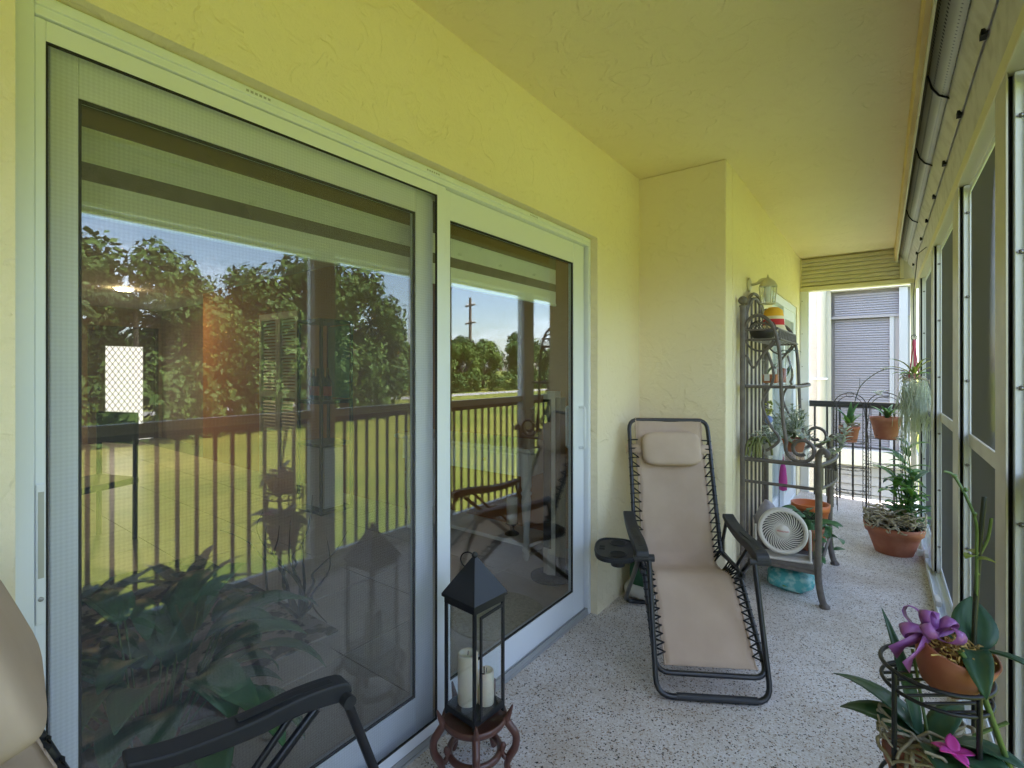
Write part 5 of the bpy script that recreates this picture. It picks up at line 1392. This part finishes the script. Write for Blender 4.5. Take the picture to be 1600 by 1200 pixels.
bs = lg.node_tree.nodes['Principled BSDF']; bs.inputs['Base Color'].default_value = (0.8, 0.8, 0.78, 1); bs.inputs['Emission Color'].default_value = (0.95, 0.88, 0.80, 1); bs.inputs['Emission Strength'].default_value = 0.28
MB().box(EX - 0.03, EX - 0.02, 2.83, 3.41, 0.30, 1.78).build('leaded_glass', lg, t, True)
q = MB()
for k in range(-12, 22):
    for s in (-1, 1):
        z0 = 0.30 + k * 0.14
        p0 = (EX - 0.019, 2.83, z0 if s > 0 else z0 + 0.58 * 1.55); p1 = (EX - 0.019, 3.41, z0 + 0.58 * 1.55 if s > 0 else z0)
        y0_, za, y1_, zb = p0[1], p0[2], p1[1], p1[2]
        sl_ = (zb - za) / (y1_ - y0_)
        lo, hi = 0.30, 1.78
        ya_, yb_ = sorted((y0_ + (lo - za) / sl_, y0_ + (hi - za) / sl_))
        a_ = max(y0_, ya_); b2 = min(y1_, yb_)
        if b2 - a_ > 0.02: q.tube([(EX - 0.019, a_, za + (a_ - y0_) * sl_), (EX - 0.019, b2, za + (b2 - y0_) * sl_)], 0.006, 4)
q.build('lead_lattice', DARKF, t, True)
MB().ball((EX + 0.04, 2.73, 1.0), 0.03, 10).build('handle', STEEL, t, True)
# louvred closet doors
t = thing('closet_doors', 'pair of pale louvred closet doors in the wall beside the entry', 'door', (-6.0, 3.21, 0.0085))
for (xa, xb) in ((-5.2, -4.75), (-4.74, -4.29)):
    q = MB(); q.box(xa, xa + 0.05, 3.18, 3.218, 0.01, 2.05); q.box(xb - 0.05, xb, 3.18, 3.218, 0.01, 2.05); q.box(xa + 0.05, xb - 0.05, 3.18, 3.218, 1.97, 2.05); q.box(xa + 0.05, xb - 0.05, 3.18, 3.218, 0.01, 0.12); q.box(xa + 0.05, xb - 0.05, 3.18, 3.218, 1.0, 1.08)
    lf = q.build('door_leaf', WHITEF, t, True)
    q = MB()
    z = 0.13
    while z < 1.95:
        if not 0.97 < z < 1.08: q.prism([(3.185, z), (3.19, z), (3.214, z + 0.03), (3.209, z + 0.03)], 'x', xa + 0.05, xb - 0.05)
        z += 0.04
    o = q.build('louvres', WHITEF, lf); o.location = -t.location; tag(o, kind='stuff')
# ceiling lamp that is lit in the photograph
t = thing('ceiling_lamp', 'small warm lit ceiling lamp deep inside the room', 'lamp', (-7.4, 2.35, 2.4995))
em = bpy.data.materials.new('lamp_glow'); em.use_nodes = True
bs = em.node_tree.nodes['Principled BSDF']; bs.inputs['Emission Color'].default_value = (1.0, 0.72, 0.38, 1); bs.inputs['Emission Strength'].default_value = 40.0
MB().lathe([(0.0, -0.03), (0.09, -0.028), (0.10, -0.004)], 20, caps=False).build('diffuser', em, t)
MB().lathe([(0.101, -0.012), (0.125, -0.010), (0.125, -0.0005)], 20, caps=False).build('trim_ring', WHITEF, t)

# ================================================================== outdoors (seen mirrored in the glass)
GZ = -3.0
tag(MB().add([(-600, -600, GZ), (900, -600, GZ), (900, 900, GZ), (-600, 900, GZ)], [(0, 1, 2, 3)]).build('lawn', LAWN), kind='structure')
tag(MB().add([(53.5, -300, GZ + 0.02), (58.5, -300, GZ + 0.02), (58.5, 400, GZ + 0.02), (53.5, 400, GZ + 0.02)], [(0, 1, 2, 3)]).build('road', ROADM), kind='structure')

def crown_mesh(seed, rx, rz, n, size):
    q = random.Random(seed)
    cl = []
    for k in range(15):
        a = q.uniform(0, 2 * PI); u = q.uniform(-0.85, 0.95); r_ = math.sqrt(max(0.05, 1 - u * u)) * q.uniform(0.35, 0.85)
        cl.append((Vector((rx * r_ * math.cos(a), rx * r_ * math.sin(a), rz * u)), q.uniform(0.28, 0.50)))
    vs = []; fs = []
    for i in range(n):
        c, s = cl[i % len(cl)]
        d = Vector((q.gauss(0, 1), q.gauss(0, 1), q.gauss(0, 1))).normalized() * (q.random() ** 0.45)
        p = c + Vector((d.x * rx * s, d.y * rx * s, d.z * rz * s))
        nrm = (d + Vector((q.uniform(-.7, .7), q.uniform(-.7, .7), q.uniform(-.2, .9)))).normalized()
        u = nrm.orthogonal().normalized(); w = nrm.cross(u)
        a = q.uniform(0, PI); u, w = u * math.cos(a) + w * math.sin(a), w * math.cos(a) - u * math.sin(a)
        z = size * q.uniform(0.6, 1.3)
        o = len(vs)
        vs += [p - u * z * 0.5, p + w * z * 0.28, p + u * z * 0.5, p - w * z * 0.28]
        fs.append((o, o + 1, o + 2, o + 3))
    m = MB(); m.add(vs, fs); return m
def broad_tree(seed, h, rx, rz, mat, label, n=5200, size=0.5, name='broadleaf_tree'):
    t = thing(name, label, 'tree')
    q = random.Random(seed)
    b = MB()
    th = h - rz * 1.5
    b.tube(smooth_path([(0, 0, -0.1), (q.uniform(-.2, .2), q.uniform(-.2, .2), th * 0.6), (0, 0, th + rz * 0.3)], 3), [0.28, 0.24, 0.2, 0.18, 0.16, 0.14, 0.11], 8)
    for k in range(5):
        a = q.uniform(0, 2 * PI); b.tube([(0, 0, th * 0.75), (rx * 0.3 * math.cos(a), rx * 0.3 * math.sin(a), th * 1.1), (rx * 0.65 * math.cos(a), rx * 0.65 * math.sin(a), th + rz * 0.7)], [0.11, 0.08, 0.04], 6)
    b.build('trunk', BARK, t)
    c = crown_mesh(seed, rx, rz, n, size).build('crown', mat, t); c.location = (0, 0, h - rz)
    return t
def palm_tree(seed, h, label, fr=20):
    t = thing('palm_tree', label, 'tree')
    q = random.Random(seed)
    MB().tube(smooth_path([(0, 0, -0.1), (0.15, 0, h * 0.5), (0.05, 0.1, h)], 4), [0.19, 0.16, 0.15, 0.15, 0.14, 0.14, 0.13, 0.12, 0.11], 8).build('trunk', BARK, t)
    m = MB()
    for k in range(fr):
        az = q.uniform(0, 2 * PI); el = q.uniform(5, 75); L = q.uniform(2.0, 2.9); dr = q.uniform(70, 120)
        x = z = 0; pr_ = []
        for i in range(15):
            s = i / 14; a = R(el - dr * s); pr_.append((x, z, a)); x += math.cos(a) * L / 14; z += math.sin(a) * L / 14
        T = Matrix.Translation((0.05, 0.1, h)) @ Matrix.Rotation(az, 4, 'Z')
        vs = []; fs = []
        for i in range(2, 15):
            x, z, a = pr_[i]; w = 0.62 * math.sin(PI * min(1, i / 15 + 0.12)) ** 0.7
            for s in (-1, 1):
                for e in (0, 0.5):
                    o = len(vs)
                    xx = x + e * L / 14 * math.cos(a); zz = z + e * L / 14 * math.sin(a)
                    vs += [(xx, 0, zz), (xx + 0.07, 0, zz), (xx + 0.32 * w, s * w, zz - w * q.uniform(0.25, 0.8))]
                    fs.append((o, o + 1, o + 2))
        q2 = MB(T); q2.add(vs, fs)
        o = len(m.v); m.v += q2.v; m.f += [tuple(i + o for i in f) for f in q2.f]; m.sm += q2.sm
    m.build('crown', TREE3, t)
    return t
G1 = 'trees beyond the road'; G2 = 'palms and trees at the near edge of the lawn'
protos = [broad_tree(1, 10.5, 4.2, 3.9, TREE1, 'dense mid green round tree mirrored beyond the road'), broad_tree(2, 9.0, 4.0, 3.4, TREE2, 'bright green spreading tree mirrored beyond the road'),
          broad_tree(5, 8.2, 2.6, 3.4, TREE1, 'narrow mid green tree mirrored at the lawn edge', 4600, 0.42), palm_tree(3, 6.6, 'tall feathery palm mirrored at the lawn edge'), palm_tree(8, 5.2, 'shorter feathery palm mirrored at the lawn edge'), broad_tree(11, 9.5, 3.8, 3.9, TREE1, 'dense dark tree mirrored behind the palms')]
used = set()
def plant(i, x, y, rz, s, group):
    o = protos[i] if i not in used else copy_tree(protos[i])
    used.add(i)
    o.location = (x, y, GZ); o.rotation_euler = (0, 0, rz); o.scale = (s, s, s * rnd.uniform(0.92, 1.1)); o['group'] = group
for k in range(17):
    plant(k % 2, 66 + rnd.uniform(-2.5, 9), 28 + k * 6.4 + rnd.uniform(-2, 2), rnd.uniform(0, 6), rnd.uniform(0.85, 1.2), G1)
for k in range(9):
    plant(k % 2, 84 + rnd.uniform(-3, 6), 30 + k * 14 + rnd.uniform(-3, 3), rnd.uniform(0, 6), rnd.uniform(1.0, 1.35), G1)
for k in range(22):
    y = -16 + k * 2.2 + rnd.uniform(-0.7, 0.7)
    plant((3, 2, 4, 2)[k % 4], 33 + rnd.uniform(-1.5, 4) + 0.10 * max(0, y), y, rnd.uniform(0, 6), rnd.uniform(1.1, 1.45), G2)
for k in range(14):
    plant((2, 5)[k % 2], 40 + rnd.uniform(-1, 4), -22 + k * 4.2, rnd.uniform(0, 6), rnd.uniform(0.95, 1.15), G2)
rb_ = random.Random(44)
hp = [crown_mesh(60 + k, 1.9, 1.35, 900, 0.40) for k in range(2)]
for k in range(20):
    y = -17 + k * 2.35
    t = thing('hedge_shrub', 'low dark shrub mirrored under the palms at the lawn edge', 'shrub', (32.0 + rb_.uniform(0, 1.5) + 0.10 * max(0, y), y, GZ), group='shrubs under the palms')
    c = hp[k % 2].build('foliage', TREE1, t) if k < 2 else None
    if c is None:
        c = bpy.data.objects.new('foliage', hm_[k % 2]); col.objects.link(c); c.parent = t
    elif k == 0: hm_ = [c.data]
    else: hm_.append(c.data)
    c.location = (0, 0, 1.25); t.scale = (1.3, 1.3, 1.7)
for k in range(22):
    y = 26 + k * 5.2
    t = thing('hedge_shrub', 'rounded green shrub mirrored along the far side of the road', 'shrub', (61.5 + rb_.uniform(0, 2), y, GZ), group='shrubs along the road')
    c = bpy.data.objects.new('foliage', hm_[k % 2]); col.objects.link(c); c.parent = t; c.location = (0, 0, 1.4); t.scale = (1.5, 1.5, 1.3)
t = thing('utility_pole', 'tall wooden utility pole with crossarms mirrored above the trees', 'pole', (73, 84, GZ), R(20))
MB().tube([(0, 0, 0), (0, 0, 20.5)], [0.42, 0.28], 10).build('pole', BARK, t)
for z in (14.6, 18.6): MB().box(-2.3, 2.3, -0.15, 0.15, z, z + 0.30).build('crossarm', BARK, t)
for z in (14.6, 18.6):
    for x in (-1.7, -0.9, 0.9, 1.7): MB().lathe([(0.14, 0.301), (0.12, 0.65), (0.0, 0.75)], 8, (x, 0, z)).build('insulator', ALU_G, t)
